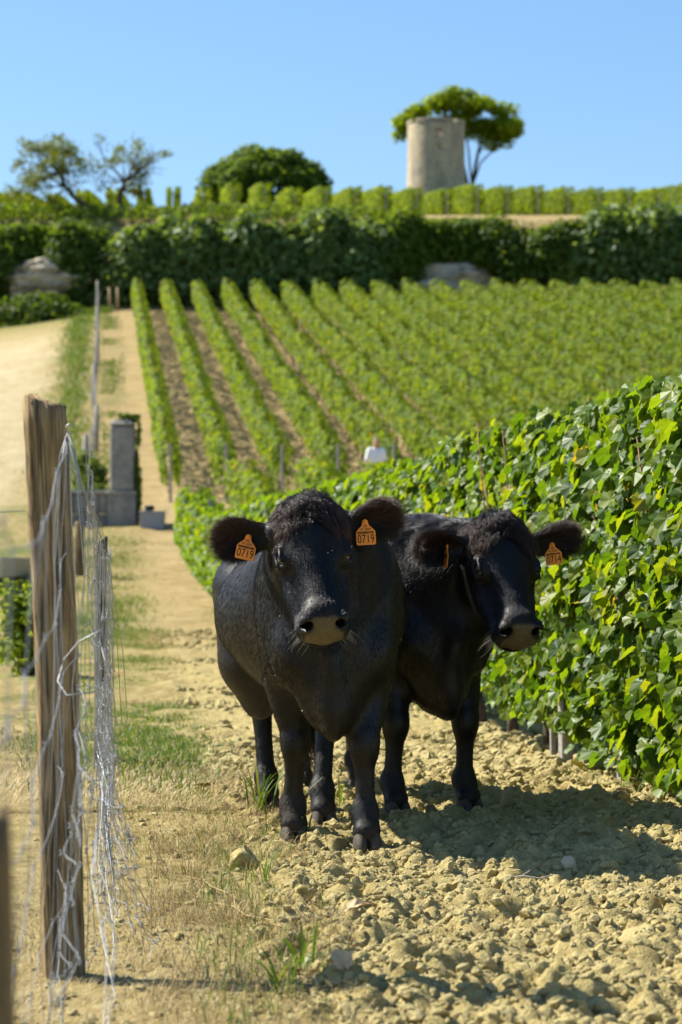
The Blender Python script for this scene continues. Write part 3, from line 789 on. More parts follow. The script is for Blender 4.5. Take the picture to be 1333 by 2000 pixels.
# dense round tree
b = at(520, 430, 146); v = tag(empty('tree', (b.x, 146, g1(b.x, 146))), 'dense dark green round-crowned tree on the skyline left of the tower', 'tree')
zb = g1(b.x, 146); top = at(520, 292, 146).z - zb
blobs = [((0, 0, top * .54), (3.6, 2.9, top * .42))]
r = np.random.default_rng(5)
for k in range(26):
    a = r.uniform(0, 6.28); e = r.uniform(-.45, 1.0); cc = math.sqrt(max(0, 1 - e * e))
    blobs.append(((math.cos(a) * cc * 3.25, math.sin(a) * cc * 2.5, top * .52 + e * top * .37), (r.uniform(.7, 1.15), r.uniform(.7, 1.1), r.uniform(.55, .85))))
V, F, a = blob_foliage(blobs, 12000, .28, TRI2, .35, (.6, 1.06), 5)
f = link('crown', np_mesh('crown', V, F, False, {'rnd': a}), M['oak'], v); f['kind'] = 'stuff'
mb = MB(); tips = []; limb(mb, (0, 0, -.1), (0, 0, 1), 2.2, .28, 2, tips); mb.build('trunk', M['bark'], v, True)
# two sparse leaning trees
def sparse_tree(base, trunk_pts, crown, n, label, seed, bare=None, clumps=()):
    rnd = random.Random(seed); v = tag(empty('tree', base), label, 'tree'); mb = MB(); tips = []
    pts = [np.array(p) for p in trunk_pts]
    mb.tube(pts, np.linspace(.17, .09, len(pts)), 7, cap=False)
    for k in range(7):
        d = np.array([rnd.gauss(crown[3], .75), rnd.gauss(0, .6), rnd.uniform(.1, .9)]); d /= np.linalg.norm(d)
        limb(mb, pts[-1 - (k % 2)], d, rnd.uniform(1.0, 1.7), .07, 2, tips, .3, (2, 3), .6, .05, rnd)
    C = np.array(crown[:3]); T = np.array(tips)
    T = T[np.arange(len(T)) % 3 != 0] if bare else T
    if bare: T = T[T[:, 0] < bare]
    r = np.random.default_rng(seed); idx = r.integers(len(T), size=n)
    p = T[idx] + r.normal(0, .22, (n, 3)) * [1, 1, .7]
    if len(clumps):
        for k in range(n // 3):
            c_ = clumps[r.integers(len(clumps))]; q_ = r.normal(0, 1, 3); q_ *= r.random() ** .4 / np.linalg.norm(q_); p[k] = np.array(c_[:3]) + q_ * c_[3] * [1.15, 1.0, .62]
        for c_ in clumps: mb.tube([pts[-1], (pts[-1] + np.array(c_[:3])) / 2 + [0, 0, .12], np.array(c_[:3])], [.05, .03, .012], 5, cap=False)
    V, F, li = scatter(*QUAD, p, frames(r.normal(size=(n, 3)) + [0, 0, .6], r.normal(size=(n, 3))), .14 * r.uniform(.6, 1.3, n))
    mb.build('trunk', M['bark'], v, True)
    f = link('crown', np_mesh('crown', V, F, False, {'rnd': r.random(n)[li]}), M['olive'], v); f['kind'] = 'stuff'
    return v
Y = 126; B0 = at(205, 425, Y); z = g1(B0.x, Y)
def rel(px, py): q = at(px, py, Y); return (q.x - B0.x, 0, q.z - z)
sparse_tree((B0.x, Y, z), [rel(215, 430), rel(180, 408), rel(150, 390), rel(128, 365), rel(118, 340)], (0, 0, 3, -.15), 4200, 'sparse feathery tree leaning to the left above the cliff', 4,
            clumps=[(*rel(px, py), s_) for px, py, s_ in ((58, 335, .9), (92, 300, .9), (128, 288, .9), (160, 312, .8), (110, 332, .9), (38, 368, .8), (150, 348, .8), (182, 332, .7), (75, 360, .8), (25, 380, .5), (140, 372, .6))])
B0 = at(238, 428, Y); z = g1(B0.x, Y)
sparse_tree((B0.x, Y, z), [rel(238, 432), rel(234, 400), rel(236, 375), rel(245, 355)], (0, 0, 3, .45), 1700, 'half bare tree with twigs reaching right, beside the leaning tree', 9, bare=1.3,
            clumps=[(*rel(px, py), s_) for px, py, s_ in ((208, 322, .6), (238, 308, .7), (268, 318, .7), (215, 348, .7), (262, 345, .6), (195, 362, .6), (300, 308, .5), (325, 300, .35))])
# umbrella pine behind the tower
Y = 157; B0 = at(918, 420, Y); z = g1(B0.x, Y)
v = tag(empty('pine_tree', (B0.x, Y, z)), 'umbrella pine with a flat wide crown standing behind the stone tower', 'pine tree')
mb = MB()
for pts, r0 in (([(922, 440), (922, 370), (928, 330), (936, 290), (945, 250)], .17), ([(920, 400), (914, 360), (905, 320), (893, 270), (875, 240)], .14), ([(928, 350), (940, 315), (975, 285), (1000, 262), (1015, 245)], .07),
                ([(925, 380), (918, 330), (915, 290), (905, 250), (900, 230)], .09), ([(936, 300), (950, 275), (975, 250), (990, 230)], .06), ([(905, 330), (880, 290), (840, 250), (810, 235)], .08)):
    P = [np.array(rel(*q)) + [0, rng.normal(0, .15), 0] for q in pts]
    P = np.array(P); tt_ = np.linspace(0, 1, 14); P = np.stack([np.interp(tt_, np.linspace(0, 1, len(P)), P[:, i_]) for i_ in range(3)], 1)
    mb.tube(P, np.linspace(r0, r0 * .4, 14), 7, cap=False)
mb.build('trunk', M['bark'], v, True)
blobs = []; r = np.random.default_rng(12)
for k in range(64):
    px = r.uniform(788, 1010); u = (px - 898) / 122
    top_ = 176 + 62 * abs(u) ** 2.2; bot = 232 + 18 * u
    py = r.uniform(top_ + 12, max(top_ + 22, bot + (22 if px < 830 or px > 965 else 12)))
    q = rel(px, py); s = r.uniform(.55, 1.0)
    blobs.append(((q[0], r.normal(0, 1.6) * (1 - .5 * abs(u)), q[2]), (s, s, s * .58)))
for (px, py, s) in ((985, 276, .65), (1006, 258, .6), (962, 284, .55), (940, 264, .65), (782, 266, .55), (915, 262, .5), (788, 252, .75), (796, 232, .8), (975, 262, .8), (990, 262, .45), (920, 245, .7), (950, 250, .75), (880, 225, .8), (850, 205, .9), (930, 200, .9), (890, 188, .8), (1010, 240, .4), (783, 235, .45)):
    q = rel(px, py); blobs.append(((q[0], 0, q[2]), (s * 1.1, s, s * .8)))
V, F, a = blob_foliage(blobs, 17000, .23, QUAD, .6, (.35, 1.08), 12)
f = link('crown', np_mesh('crown', V, F, False, {'rnd': a}), M['pine'], v); f['kind'] = 'stuff'

# ---------------------------------------------------------------- stone tower
Y = 149; c0 = at(852, 378, Y); z = g1(c0.x, Y); rad = 56.5 / F_PX * Y; ztop = at(852, 246, Y).z - z
v = tag(empty('tower', (c0.x, Y, z)), 'round roofless stone tower on the terrace in front of the umbrella pine', 'tower')
nA, nZ = 72, 44; th = np.linspace(0, 2 * np.pi, nA, endpoint=False); zs = np.linspace(-.6, ztop, nZ)
T_, Z_ = np.meshgrid(th, zs, indexing='xy')
rr = rad * (1.03 - .05 * Z_ / ztop) + .012 * vnoise(np.stack([T_.ravel() * 9, Z_.ravel() * 3.1], 1), 4).reshape(T_.shape)
top_j = .06 * vnoise(np.stack([th * 7, th * 0], 1), 9)
Z_[-1] += top_j
mb = MB(); mb_V = np.stack([rr * np.cos(T_), rr * np.sin(T_), Z_], -1).reshape(-1, 3)
Fq = []
def hole(th_, z_):
    a_ = math.degrees((th_ + 1.5708 + math.pi) % (2 * math.pi) - math.pi)      # 0 = facing the camera
    return (abs(a_ - 4) < 6.5 and ztop - .95 < z_ < ztop - .42) or (abs(a_ - 3) < 4 and ztop - 1.75 < z_ < ztop - 1.35)
HOLES = []
for k_ in range(nZ - 1):
    for j_ in range(nA):
        if hole(th[j_] + np.pi / nA, (zs[k_] + zs[k_ + 1]) / 2): HOLES.append((k_, j_)); continue
        n_ = (j_ + 1) % nA; Fq.append((k_ * nA + j_, k_ * nA + n_, (k_ + 1) * nA + n_, (k_ + 1) * nA + j_))
mb.add(mb_V, Fq)
inner = mb_V * np.array([.80, .80, 1]); mb.add(inner, [f_[::-1] for f_ in Fq])
o_ = (nZ - 1) * nA; mb.F4.append(np.array([[o_ + j_, o_ + (j_ + 1) % nA, nZ * nA + o_ + (j_ + 1) % nA, nZ * nA + o_ + j_] for j_ in range(nA)]))
hs = set(HOLES)
for (k_, j_) in HOLES:                     # reveals of the openings
    N_ = nZ * nA; j2 = (j_ + 1) % nA
    a0, a1, b0, b1 = k_ * nA + j_, k_ * nA + j2, (k_ + 1) * nA + j_, (k_ + 1) * nA + j2
    rev = []
    if (k_ - 1, j_) not in hs: rev.append((a0, a1, a1 + N_, a0 + N_))
    if (k_ + 1, j_) not in hs: rev.append((b1, b0, b0 + N_, b1 + N_))
    if (k_, (j_ - 1) % nA) not in hs: rev.append((b0, a0, a0 + N_, b0 + N_))
    if (k_, j2) not in hs: rev.append((a1, b1, b1 + N_, a1 + N_))
    if rev: mb.F4.append(np.array(rev))
t = NT('tower_stone'); oc = t.coord()
n1 = t.noise(t.mapping(oc, (1.6, 1.6, .35)), 1.3, 6, .65); n2 = t.noise(oc, 5, 6, .65)
c = t.ramp(n2, [(.3, (.34, .275, .175)), (.6, (.49, .41, .275)), (.8, (.57, .49, .345))])
c = t.mix(t.math('MULTIPLY', t.ramp(n1, [(.46, (0, 0, 0)), (.62, (1, 1, 1))]), .65), c, (.21, .19, .16))
t.base(c); t.rough(.9, .15)
br = t.n('TexBrick'); br.inputs['Scale'].default_value = 1; t.bump(n2, .6, .05); M['tower'] = t.m
mb.build('wall', M['tower'], v, True)
cop = MB()                                  # a ring of coping stones, uneven
for j_ in range(0, 36):
    if j_ % 9 == 4: continue
    a_ = j_ / 36 * 2 * math.pi; Rz = np.array(Matrix.Rotation(a_, 3, 'Z'))
    MB().box((0, 0, 0), (.40, rad * 2 * math.pi / 36 * .97, .20 + .06 * rng.random()), Rz, 1, .025).build('coping_stone', M['tower'], v, loc=(rad * .90 * math.cos(a_), rad * .90 * math.sin(a_), ztop + .11 + float(rng.normal(0, .015))))

# ---------------------------------------------------------------- bodies grown as one continuous surface
class Field:
    """signed distance grid; shapes are blended in, the zero surface becomes one mesh"""
    def __init__(self, lo, hi, h):
        self.h = h; self.lo = np.array(lo, float)
        self.ax = [np.arange(lo[i], hi[i], h) for i in range(3)]
        self.D = np.full([len(a) for a in self.ax], .5, np.float32)
    def _sub(self, blo, bhi):
        s = []
        for i in range(3):
            a = int(np.floor((blo[i] - self.lo[i]) / self.h)); b = int(np.ceil((bhi[i] - self.lo[i]) / self.h)) + 1
            s.append(slice(max(a, 0), max(min(b, len(self.ax[i])), 0)))
        return tuple(s)
    def _grid(self, s):
        return np.meshgrid(self.ax[0][s[0]], self.ax[1][s[1]], self.ax[2][s[2]], indexing='ij', sparse=True)
    def _blend(self, s, d, k, cut):
        D = self.D[s]; d = d.astype(np.float32)
        if cut:
            d = -d; h = np.clip(k - np.abs(D - d), 0, None) / k; self.D[s] = np.maximum(D, d) + h * h * k * .25
        else:
            h = np.clip(k - np.abs(D - d), 0, None) / k; self.D[s] = np.minimum(D, d) - h * h * k * .25
    def ell(self, c, r, R=None, k=.04, cut=False):
        c = np.asarray(c, float); r = np.asarray(r, float); pad = k + .03
        m = r.max() + pad if R is not None else r + pad
        s = self._sub(c - m, c + m)
        X, Y, Z = self._grid(s); X = X - c[0]; Y = Y - c[1]; Z = Z - c[2]
        if R is None: a, b, d = X, Y, Z
        else:
            R = np.asarray(R); a = X * R[0, 0] + Y * R[1, 0] + Z * R[2, 0]; b = X * R[0, 1] + Y * R[1, 1] + Z * R[2, 1]; d = X * R[0, 2] + Y * R[1, 2] + Z * R[2, 2]
        k0 = np.sqrt((a / r[0]) ** 2 + (b / r[1]) ** 2 + (d / r[2]) ** 2); k1 = np.sqrt((a / r[0] ** 2) ** 2 + (b / r[1] ** 2) ** 2 + (d / r[2] ** 2) ** 2)
        self._blend(s, k0 * (k0 - 1) / np.maximum(k1, 1e-6), k, cut)
    def cone(self, a, b, ra, rb, k=.04, cut=False):
        a = np.asarray(a, float); b = np.asarray(b, float); m = max(ra, rb) + k + .03
        s = self._sub(np.minimum(a, b) - m, np.maximum(a, b) + m)
        X, Y, Z = self._grid(s); v = b - a; L2 = v @ v
        t = np.clip(((X - a[0]) * v[0] + (Y - a[1]) * v[1] + (Z - a[2]) * v[2]) / L2, 0, 1)
        d = np.sqrt((X - a[0] - t * v[0]) ** 2 + (Y - a[1] - t * v[1]) ** 2 + (Z - a[2] - t * v[2]) ** 2) - (ra + (rb - ra) * t)
        self._blend(s, d, k, cut)
    def chain(self, pts, rs, k=.04):
        pts = [np.asarray(p, float) for p in pts]; m = max(rs) + k + .03
        s = self._sub(np.min(pts, 0) - m, np.max(pts, 0) + m); X, Y, Z = self._grid(s); d = None
        for i in range(len(pts) - 1):
            a = pts[i]; v = pts[i + 1] - a; L2 = v @ v
            t = np.clip(((X - a[0]) * v[0] + (Y - a[1]) * v[1] + (Z - a[2]) * v[2]) / L2, 0, 1)
            e = np.sqrt((X - a[0] - t * v[0]) ** 2 + (Y - a[1] - t * v[1]) ** 2 + (Z - a[2] - t * v[2]) ** 2) - (rs[i] + (rs[i + 1] - rs[i]) * t)
            d = e if d is None else np.minimum(d, e)
        self._blend(s, d, k, False)
    def surface(self):
        D = self.D; S = D < 0
        nx, ny, nz = D.shape
        cnt = np.zeros((nx - 1, ny - 1, nz - 1), np.int8)
        for i in (0, 1):
            for j in (0, 1):
                for k in (0, 1): cnt += S[i:nx - 1 + i, j:ny - 1 + j, k:nz - 1 + k]
        act = np.argwhere((cnt > 0) & (cnt < 8)); n = len(act)
        idx = np.full(cnt.shape, -1, np.int32); idx[tuple(act.T)] = np.arange(n)
        acc = np.zeros((n, 3)); m = np.zeros(n)
        cor = [(i, j, k) for i in (0, 1) for j in (0, 1) for k in (0, 1)]
        val = {c: D[act[:, 0] + c[0], act[:, 1] + c[1], act[:, 2] + c[2]] for c in cor}
        for c in cor:
            for ax in range(3):
                if c[ax]: continue
                e = list(c); e[ax] = 1; e = tuple(e); v0, v1 = val[c], val[e]
                x = (v0 < 0) != (v1 < 0); t = np.where(x, v0 / np.where(v0 == v1, 1, v0 - v1), 0)
                p = np.repeat(np.array(c, float)[None], n, 0); p[:, ax] += t
                acc[x] += p[x]; m += x
        V = (act + acc / m[:, None]) * self.h + self.lo
        F = []
        for ax in range(3):
            o = [a for a in range(3) if a != ax]
            sl0 = [slice(None)] * 3; sl1 = [slice(None)] * 3; sl0[ax] = slice(0, -1); sl1[ax] = slice(1, None)
            A, B = S[tuple(sl0)], S[tuple(sl1)]
            e = np.argwhere(A != B); ok = (e[:, o[0]] > 0) & (e[:, o[1]] > 0) & (e[:, o[0]] < D.shape[o[0]] - 1) & (e[:, o[1]] < D.shape[o[1]] - 1)
            e = e[ok]; ins = A[tuple(e.T)]
            q = []
            for (u, v) in ((1, 1), (0, 1), (0, 0), (1, 0)):
                c = e.copy(); c[:, o[0]] -= u; c[:, o[1]] -= v; q.append(idx[tuple(c.T)])
            q = np.stack(q, 1); flip = ins if ax != 1 else ~ins
            q[~flip] = q[~flip][:, ::-1]
            F.append(q)
        return V, np.concatenate(F)

def strands(name, P, dirs, nrm, length, lift, mat, parent, radius=.0006, brown=None, droop=0.0, kpts=4, wave=.0, seed=0, clump=None):
    """hair as real curves: roots P, combed along dirs, lifted off the skin by lift"""
    n = len(P); r = np.random.default_rng(seed)
    L = np.asarray(length, float) * np.ones(n)
    d = dirs + nrm * np.asarray(lift)[..., None] + r.normal(0, .16, (n, 3)); d /= np.linalg.norm(d, axis=1)[:, None] + 1e-9
    t = np.linspace(0, 1, kpts)
    Q = P[:, None] + d[:, None] * (L[:, None] * t)[..., None]
    Q = Q - nrm[:, None] * (np.asarray(lift) * L)[..., None, None] * np.ones((n, 1, 1)) * (t ** 2 * .75)[None, :, None]
    if np.any(droop): Q[:, :, 2] -= (np.asarray(droop) * np.ones(n))[:, None] * L[:, None] * t[None] ** 2
    if wave: Q += (r.normal(0, wave, (n, 1, 3)) * L[:, None, None]) * np.sin(t * 3.0)[None, :, None]
    if clump is not None:
        tgt = Q[clump, -1:]; Q = Q + (tgt - Q[:, -1:]) * (.55 * t ** 1.5)[None, :, None]
    c = bpy.data.hair_curves.new(name)
    c.add_curves([kpts] * n)
    c.position_data.foreach_set('vector', Q.astype(np.float32).ravel())
    ra = c.attributes.new('radius', 'FLOAT', 'POINT'); ra.data.foreach_set('value', ((np.asarray(radius) * np.ones(n))[:, None] * (1 - .85 * t ** 1.5)[None]).astype(np.float32).ravel())
    b = np.zeros(n) if brown is None else np.asarray(brown, float) * np.ones(n)
    ba = c.attributes.new('brown', 'FLOAT', 'POINT'); ba.data.foreach_set('value', (b[:, None] * (t[None] ** .8)).astype(np.float32).ravel())
    c.materials.append(mat)
    o = bpy.data.objects.new(name, c); COL.objects.link(o); o.parent = parent; o['kind'] = 'stuff'
    return o

t = NT('black_hair')
c = t.mix(t.attr('brown'), (.0040, .0040, .0042), (.15, .060, .025)); t.base(c); t.rough(.33, .36); M['hair'] = t.m
t = NT('black_hide')
pad = t.attr('pad'); dust = t.attr('dust'); oc = t.coord()
nz = t.noise(oc, 60, 5, .6)
c = t.mix(dust, (.0045, .0045, .0048), (.060, .050, .036))
padc = t.ramp(t.voro(oc, 260), [(.0, (.022, .017, .011)), (.35, (.080, .060, .030)), (.8, (.13, .098, .050))])
c = t.mix(pad, c, padc); c = t.mix(t.attr('pink'), c, (.035, .022, .018))
t.base(c); t.rough(t.math('ADD', t.math('ADD', .36, t.math('MULTIPLY', nz, .16)), t.math('MULTIPLY', dust, .5)), .45)
t.l(t.math('SUBTRACT', .30, t.math('MULTIPLY', dust, .25)), t.p.inputs['Specular IOR Level'])
st = t.noise(t.mapping(oc, (60, 60, 7), (0, .25, 0)), 3.0, 6, .7, .3)
t.bump(t.math('ADD', t.math('MULTIPLY', st, .6), t.math('MULTIPLY', t.voro(oc, 260), pad)), .32, .006); M['hide'] = t.m
M['eye'] = simple('eye', (.055, .030, .014), .05, .9)
M['hoof'] = simple('hoof', (.060, .050, .036), .75, .25, 50, .45, .5, .004)
M['tag'] = simple('tag_plastic', (.86, .27, .012), .45, .4)
M['ink'] = simple('tag_ink', (.012, .010, .010), .6, .2)
M['fleck'] = simple('straw_fleck', (.50, .40, .20), .8, .2)
M['whisker'] = simple('whisker', (.30, .27, .22), .4, .4)

def text_mesh(s, size):
    cu = bpy.data.curves.new('t', 'FONT'); cu.body = s; cu.size = size; cu.align_x = 'CENTER'; cu.align_y = 'CENTER'; cu.resolution_u = 3
    o = bpy.data.objects.new('t', cu); COL.objects.link(o)
    dg = bpy.context.evaluated_depsgraph_get(); me = bpy.data.meshes.new_from_object(o.evaluated_get(dg)); bpy.data.objects.remove(o); bpy.data.curves.remove(cu)
    me.materials.clear(); return me

def ear_tag(parent, Mw, number, size=1.0, label=None):
    """orange plastic tag: narrow neck with a stud, shoulders, square panel; local x right, y up, z out"""
    hw, h = .0355, .050
    out = [(-hw + .004, -h), (hw - .004, -h), (hw, -h + .004), (hw, -.002), (hw - .006, .006), (.013, .022), (.009, .040), (.0, .045), (-.009, .040), (-.013, .022), (-hw + .006, .006), (-hw, -.002), (-hw, -h + .004)]
    n = len(out); V = [(x, y, z) for z in (-.0011, .0011) for x, y in out]
    mb = MB(); F = [(i, (i + 1) % n, n + (i + 1) % n, n + i) for i in range(n)]
    c0 = len(V); V += [(0, -.015, -.0011), (0, -.015, .0011)]
    mb.add(V, F); mb.F3.append(np.array([(c0, (i + 1) % n, i) for i in range(n)] + [(c0 + 1, n + i, n + (i + 1) % n) for i in range(n)]))
    o = mb.build('ear_tag', M['tag'], parent); o.matrix_local = Mw @ Matrix.Diagonal((size, size, size, 1))
    if label: o['label'] = label
    for s, sz, y, sx in ((number, .0385, -.0285, .82), ('FR', .0135, .0185, 1), ('47 5009', .0120, .0075, 1)):
        me = text_mesh(s, sz); q = link('lettering', me, M['ink'], o, (0, y, .0016)); q.scale = (sx, 1.12, 1)
        co = np.empty(len(me.vertices) * 3, np.float32); me.vertices.foreach_get('co', co); co = co.reshape(-1, 3); co[:, 2] += .0002; me.vertices.foreach_set('co', co.ravel())
    mb = MB(); x = -.030; rr = random.Random(3)
    while x < .029:
        w_ = rr.choice([.0007, .0011, .0016]); mb.box((x, -.0045, .0024), (w_, .0085, .0003)); x += w_ + rr.choice([.0008, .0012])
    mb.build('barcode', M['ink'], o)
    mb = MB(); mb.lathe([(0, .004), (.006, .0035), (.0075, 0), (.0075, -.001)], 12, (0, .034, .001)); mb.build('stud', M['tag'], o, True)
    return o

def norm(v): v = np.asarray(v, float); return v / np.linalg.norm(v)

def cow(S):
    f = norm([*S['fwd'], 0]); l = np.array([-f[1], f[0], 0]); o3 = np.array([*S['org'], 0.0])
    z_up = .028
    W = lambda p: np.array([(np.asarray(p) - o3) @ f, (np.asarray(p) - o3) @ l, p[2] - z_up])          # world point -> cow
    D_ = lambda d: np.array([np.asarray(d) @ f, np.asarray(d) @ l, d[2]])                        # world direction -> cow
    root = tag(empty('cow', (*S['org'], g1(*S['org']) + z_up), math.atan2(f[1], f[0])), S['label'], 'cow')
    poll = W(S['poll']); a = norm(W(S['nose']) - poll); hl = norm(D_(S['side'])); hl = norm(hl - (hl @ a) * a); n = np.cross(a, hl)
    HR = np.stack([a, hl, n], 1)
    s = S.get('hs', 1.0)
    Hp = lambda A, L, N: poll + s * (a * A + hl * L + n * N)
    fl = Field((-1.62, -.62, -.03), (1.02, .78, 1.50), .0085)
    bw = S.get('bw', 1.0)
    # trunk
    fl.ell((-.45, 0, .88), (.66, .335 * bw, .365), k=.05)
    fl.ell((-.58, 0, .86), (.52, .385 * bw, .300), k=.06)
    fl.ell((-.58, 0, .745), (.46, .260 * bw, .215), k=.08)
    fl.ell((-.02, 0, .87), (.285, .222 * bw, .365), k=.08)
    fl.ell((-1.08, 0, .93), (.36, .27, .30), k=.12)
    fl.cone((-.05, 0, 1.13), (-1.05, 0, 1.12), .125, .125, k=.10)
    for q in (-1, 1):
        fl.ell((-1.12, q * .155, .74), (.25, .135, .34), k=.10)
        fl.ell((-1.02, q * .20, 1.12), (.09, .055, .06), k=.08)
        fl.ell((.01, q * .168, .88), (.165, .088, .30), np.array(Matrix.Rotation(-.22, 3, 'Y')), k=.05)
        fl.ell((.13, q * .148, .74), (.105, .075, .115), k=.05)             # point of shoulder
    # brisket and dewlap
    fl.ell((.11, 0, .60), (.155, .130, .185), k=.08)
    fl.ell((.205, -.01, .515), (.085, .058, .115), k=.04)
    # neck
    nb = Hp(.05, 0, -.19); th = Hp(.19, 0, -.27)
    mid = .5 * (np.array([.03, 0, .98]) + nb) + [0, 0, .02]
    fl.chain([np.array([-.03, 0, .98]), mid, nb], [.240, .190, .145], k=.10)
    fl.cone((.12, 0, .74), th, .165, .078, k=.08)
    fl.chain([np.array([.245, -.012, .54]), np.array([.275, -.02, .66]), np.array([.30, -.025, .78]) + .25 * (th - [.35, 0, .9]), th + [-.05, -.01, -.07]], [.046, .040, .036, .036], k=.035)
    # head
    E = lambda c, r, k=.03, cut=False, R=None: fl.ell(Hp(*c), np.array(r) * s, HR if R is None else HR @ R, k, cut)
    tilt = np.array(Matrix.Rotation(-.52, 3, 'Y'))
    E((.085, 0, -.105), (.135, .112, .115), .06)
    E((.165, 0, -.078), (.145, .122, .080), .05)
    E((.010, 0, -.055), (.055, .072, .055), .06)
    E((.170, 0, -.088), (.100, .136, .070), .05)
    for q in (-1, 1):
        E((.190, q * .108, -.066), (.060, .034, .034), .025)
        E((.095, q * .128, -.070), (.050, .020, .034), .03, True)
        E((.250, q * .078, -.155), (.140, .050, .095), .05)
        E((.150, q * .075, -.205), (.090, .048, .080), .05)
    fl.cone(Hp(.19, 0, -.082), Hp(.435, 0, -.068), .082 * s, .060 * s, .05)
    fl.cone(Hp(.25, 0, -.135), Hp(.455, 0, -.108), .086 * s, .066 * s, .05)
    fl.cone(Hp(.17, 0, -.225), Hp(.44, 0, -.150), .066 * s, .046 * s, .05)
    E((.468, 0, -.075), (.054, .086, .080), .03, R=tilt)
    for q in (-1, 1):
        E((.470, q * .050, -.108), (.052, .043, .050), .025)
        E((.486, q * .062, -.040), (.036, .031, .033), .014)
    E((.462, 0, -.162), (.055, .066, .034), .015)
    # nasal plate: slightly flattened front, mouth slit, nostrils
    E((.512, 0, -.086), (.018, .046, .048), .012, R=tilt)
    for q in (-1, 1):
        Rn = tilt @ np.array(Matrix.Rotation(q * .55, 3, 'X')) @ np.array(Matrix.Rotation(-q * .35, 3, 'Z'))
        fl.cone(Hp(.465, q * .046, -.075), Hp(.535, q * .066, -.006), .012 * s, .0225 * s, .007, True)
        fl.cone(Hp(.470, q * .062, -.080), Hp(.525, q * .090, -.026), .008 * s, .0135 * s, .008, True)
    E((.512, 0, -.139), (.040, .078, .0075), .008, True)
    # eyes
    EYE = {}
    for q in (-1, 1):
        E((.335, q * .114, -.062), (.100, .024, .034), .055, True)          # hollow beside the nose bridge
        E((.360, q * .086, -.128), (.10, .014, .014), .03)                    # facial crest
        Re = np.array(Matrix.Rotation(-q * .95, 3, 'X'))
        E((.205, q * .106, -.062), (.044, .034, .022), .02, R=Re)
        E((.205, q * .1285, -.0445), (.0300, .0185, .025), .006, True, Re)
        E((.205, q * .124, -.0285), (.034, .0085, .011), .008, R=Re)          # upper lid
        E((.212, q * .134, -.066), (.030, .0065, .009), .008, R=Re)           # lower lid
        EYE[q] = Hp(.205, q * .1045, -.0625)
    # ears
    EAR = []
    for q, ev, en, el in ((-1, *S['ear_r']), (1, *S['ear_l'])):
        e1 = norm(D_(ev)); e3 = D_(en); e3 = norm(e3 - (e3 @ e1) * e1); e2 = np.cross(e3, e1); R = np.stack([e1, e2, e3], 1)
        b = Hp(.055, q * .105, -.115)
        fl.cone(b, b + e1 * .06, .050, .034, .035)
        c1 = b + e1 * (.04 + el * .5)
        fl.ell(c1, (el * .58, .052, .023), R, .025)
        fl.ell(c1 + e1 * el * .12, (el * .46, .060, .018), R, .02)
        fl.ell(c1 + e3 * .026 + e1 * .005, (el * .50, .042, .022), R, .012, True)
        EAR.append((b, e1, e2, e3, el, q))
    # legs
    HOOF = []
    for q, (fx, fy) in ((-1, S['front'][0]), (1, S['front'][1])):
        sh = np.array([.02, q * .165, .84]); el_ = np.array([-.05 + .35 * fx, q * .165 * .6 + fy * .4, .625]); kn = np.array([.03 + fx * .80, fy * .97, .375]); ft = np.array([fx + .005, fy, .135])
        fl.chain([sh, el_, kn + [-.005, 0, .05]], [.105, .100, .056], .05)
        fl.ell(kn, (.056, .053, .064), k=.03)
        fl.chain([kn, .5 * (kn + ft), ft], [.046, .0355, .038], .03)
        fl.ell(ft + [-.010, 0, 0], (.050, .046, .044), k=.03)
        fl.chain([ft, np.array([fx + .045, fy, .065])], [.041, .052], .03)
        HOOF.append((fx + .055, fy, q))
    for q, (hx, hy) in ((-1, S['hind'][0]), (1, S['hind'][1])):
        dx = hx + 1.1
        hip = np.array([-1.06, q * .17, .95]); sti = np.array([-.93 + dx * .45, q * .195, .66]); hk = np.array([-1.20 + dx * .93, .35 * q * .15 + .65 * hy, .455]); ft = np.array([hx - .03, hy, .135])
        fl.chain([hip, sti], [.19, .135], .08); fl.chain([sti, hk + [.02, 0, .03]], [.120, .058], .06)
        fl.ell(hk + [-.03, 0, .01], (.056, .038, .062), k=.03)
        fl.chain([hk, .5 * (hk + ft), ft], [.047, .037, .039], .03); fl.ell(ft, (.050, .046, .044), k=.03)
        fl.chain([ft, np.array([hx + .015, hy, .065])], [.041, .052], .03)
        HOOF.append((hx + .025, hy, q))
    # tail
    tl = [np.array(p) for p in S['tail']]
    fl.chain(tl, np.linspace(.040, .016, len(tl)), .03)
    V, F = fl.surface()
    # regions
    nr0 = np.zeros_like(V); tq = np.cross(V[F[:, 1]] - V[F[:, 0]], V[F[:, 2]] - V[F[:, 0]])
    for c_ in range(4): np.add.at(nr0, F[:, c_], tq)
    nr0 /= np.linalg.norm(nr0, axis=1)[:, None] + 1e-12
    amp = sstep(.35, .55, V[:, 2]) * sstep(.30, .45, np.linalg.norm(V - Hp(.25, 0, -.1), axis=1))
    V = V + nr0 * (amp * (.010 * fbm(V * np.array([5, 5, 2.6]), 2, 2) + .004 * np.sin((V[:, 0] * 1.0 + V[:, 2] * .35) * 46 + 3 * vnoise(V * 3, 6)) * sstep(-.05, .15, V[:, 0])))[:, None]
    Hc = (V - poll) @ HR / s
    A_, L_, N_ = Hc.T
    inhead = (A_ > -.10) & (np.abs(L_) < .2) & (N_ > -.34) & (N_ < .06) & (A_ < .6)
    t3 = -.5 * (A_ - .468) + .866 * (N_ + .075); t1 = .866 * (A_ - .468) + .5 * (N_ + .075)
    pad_ = sstep(.012, .026, t1) * sstep(-.078, -.066, t3) * sstep(.052, .036, t3) * sstep(.010, .0, np.abs(L_) - (.040 + .024 * sstep(.0, -.035, t3))) * inhead * (A_ > .40)
    nost = np.zeros(len(V))
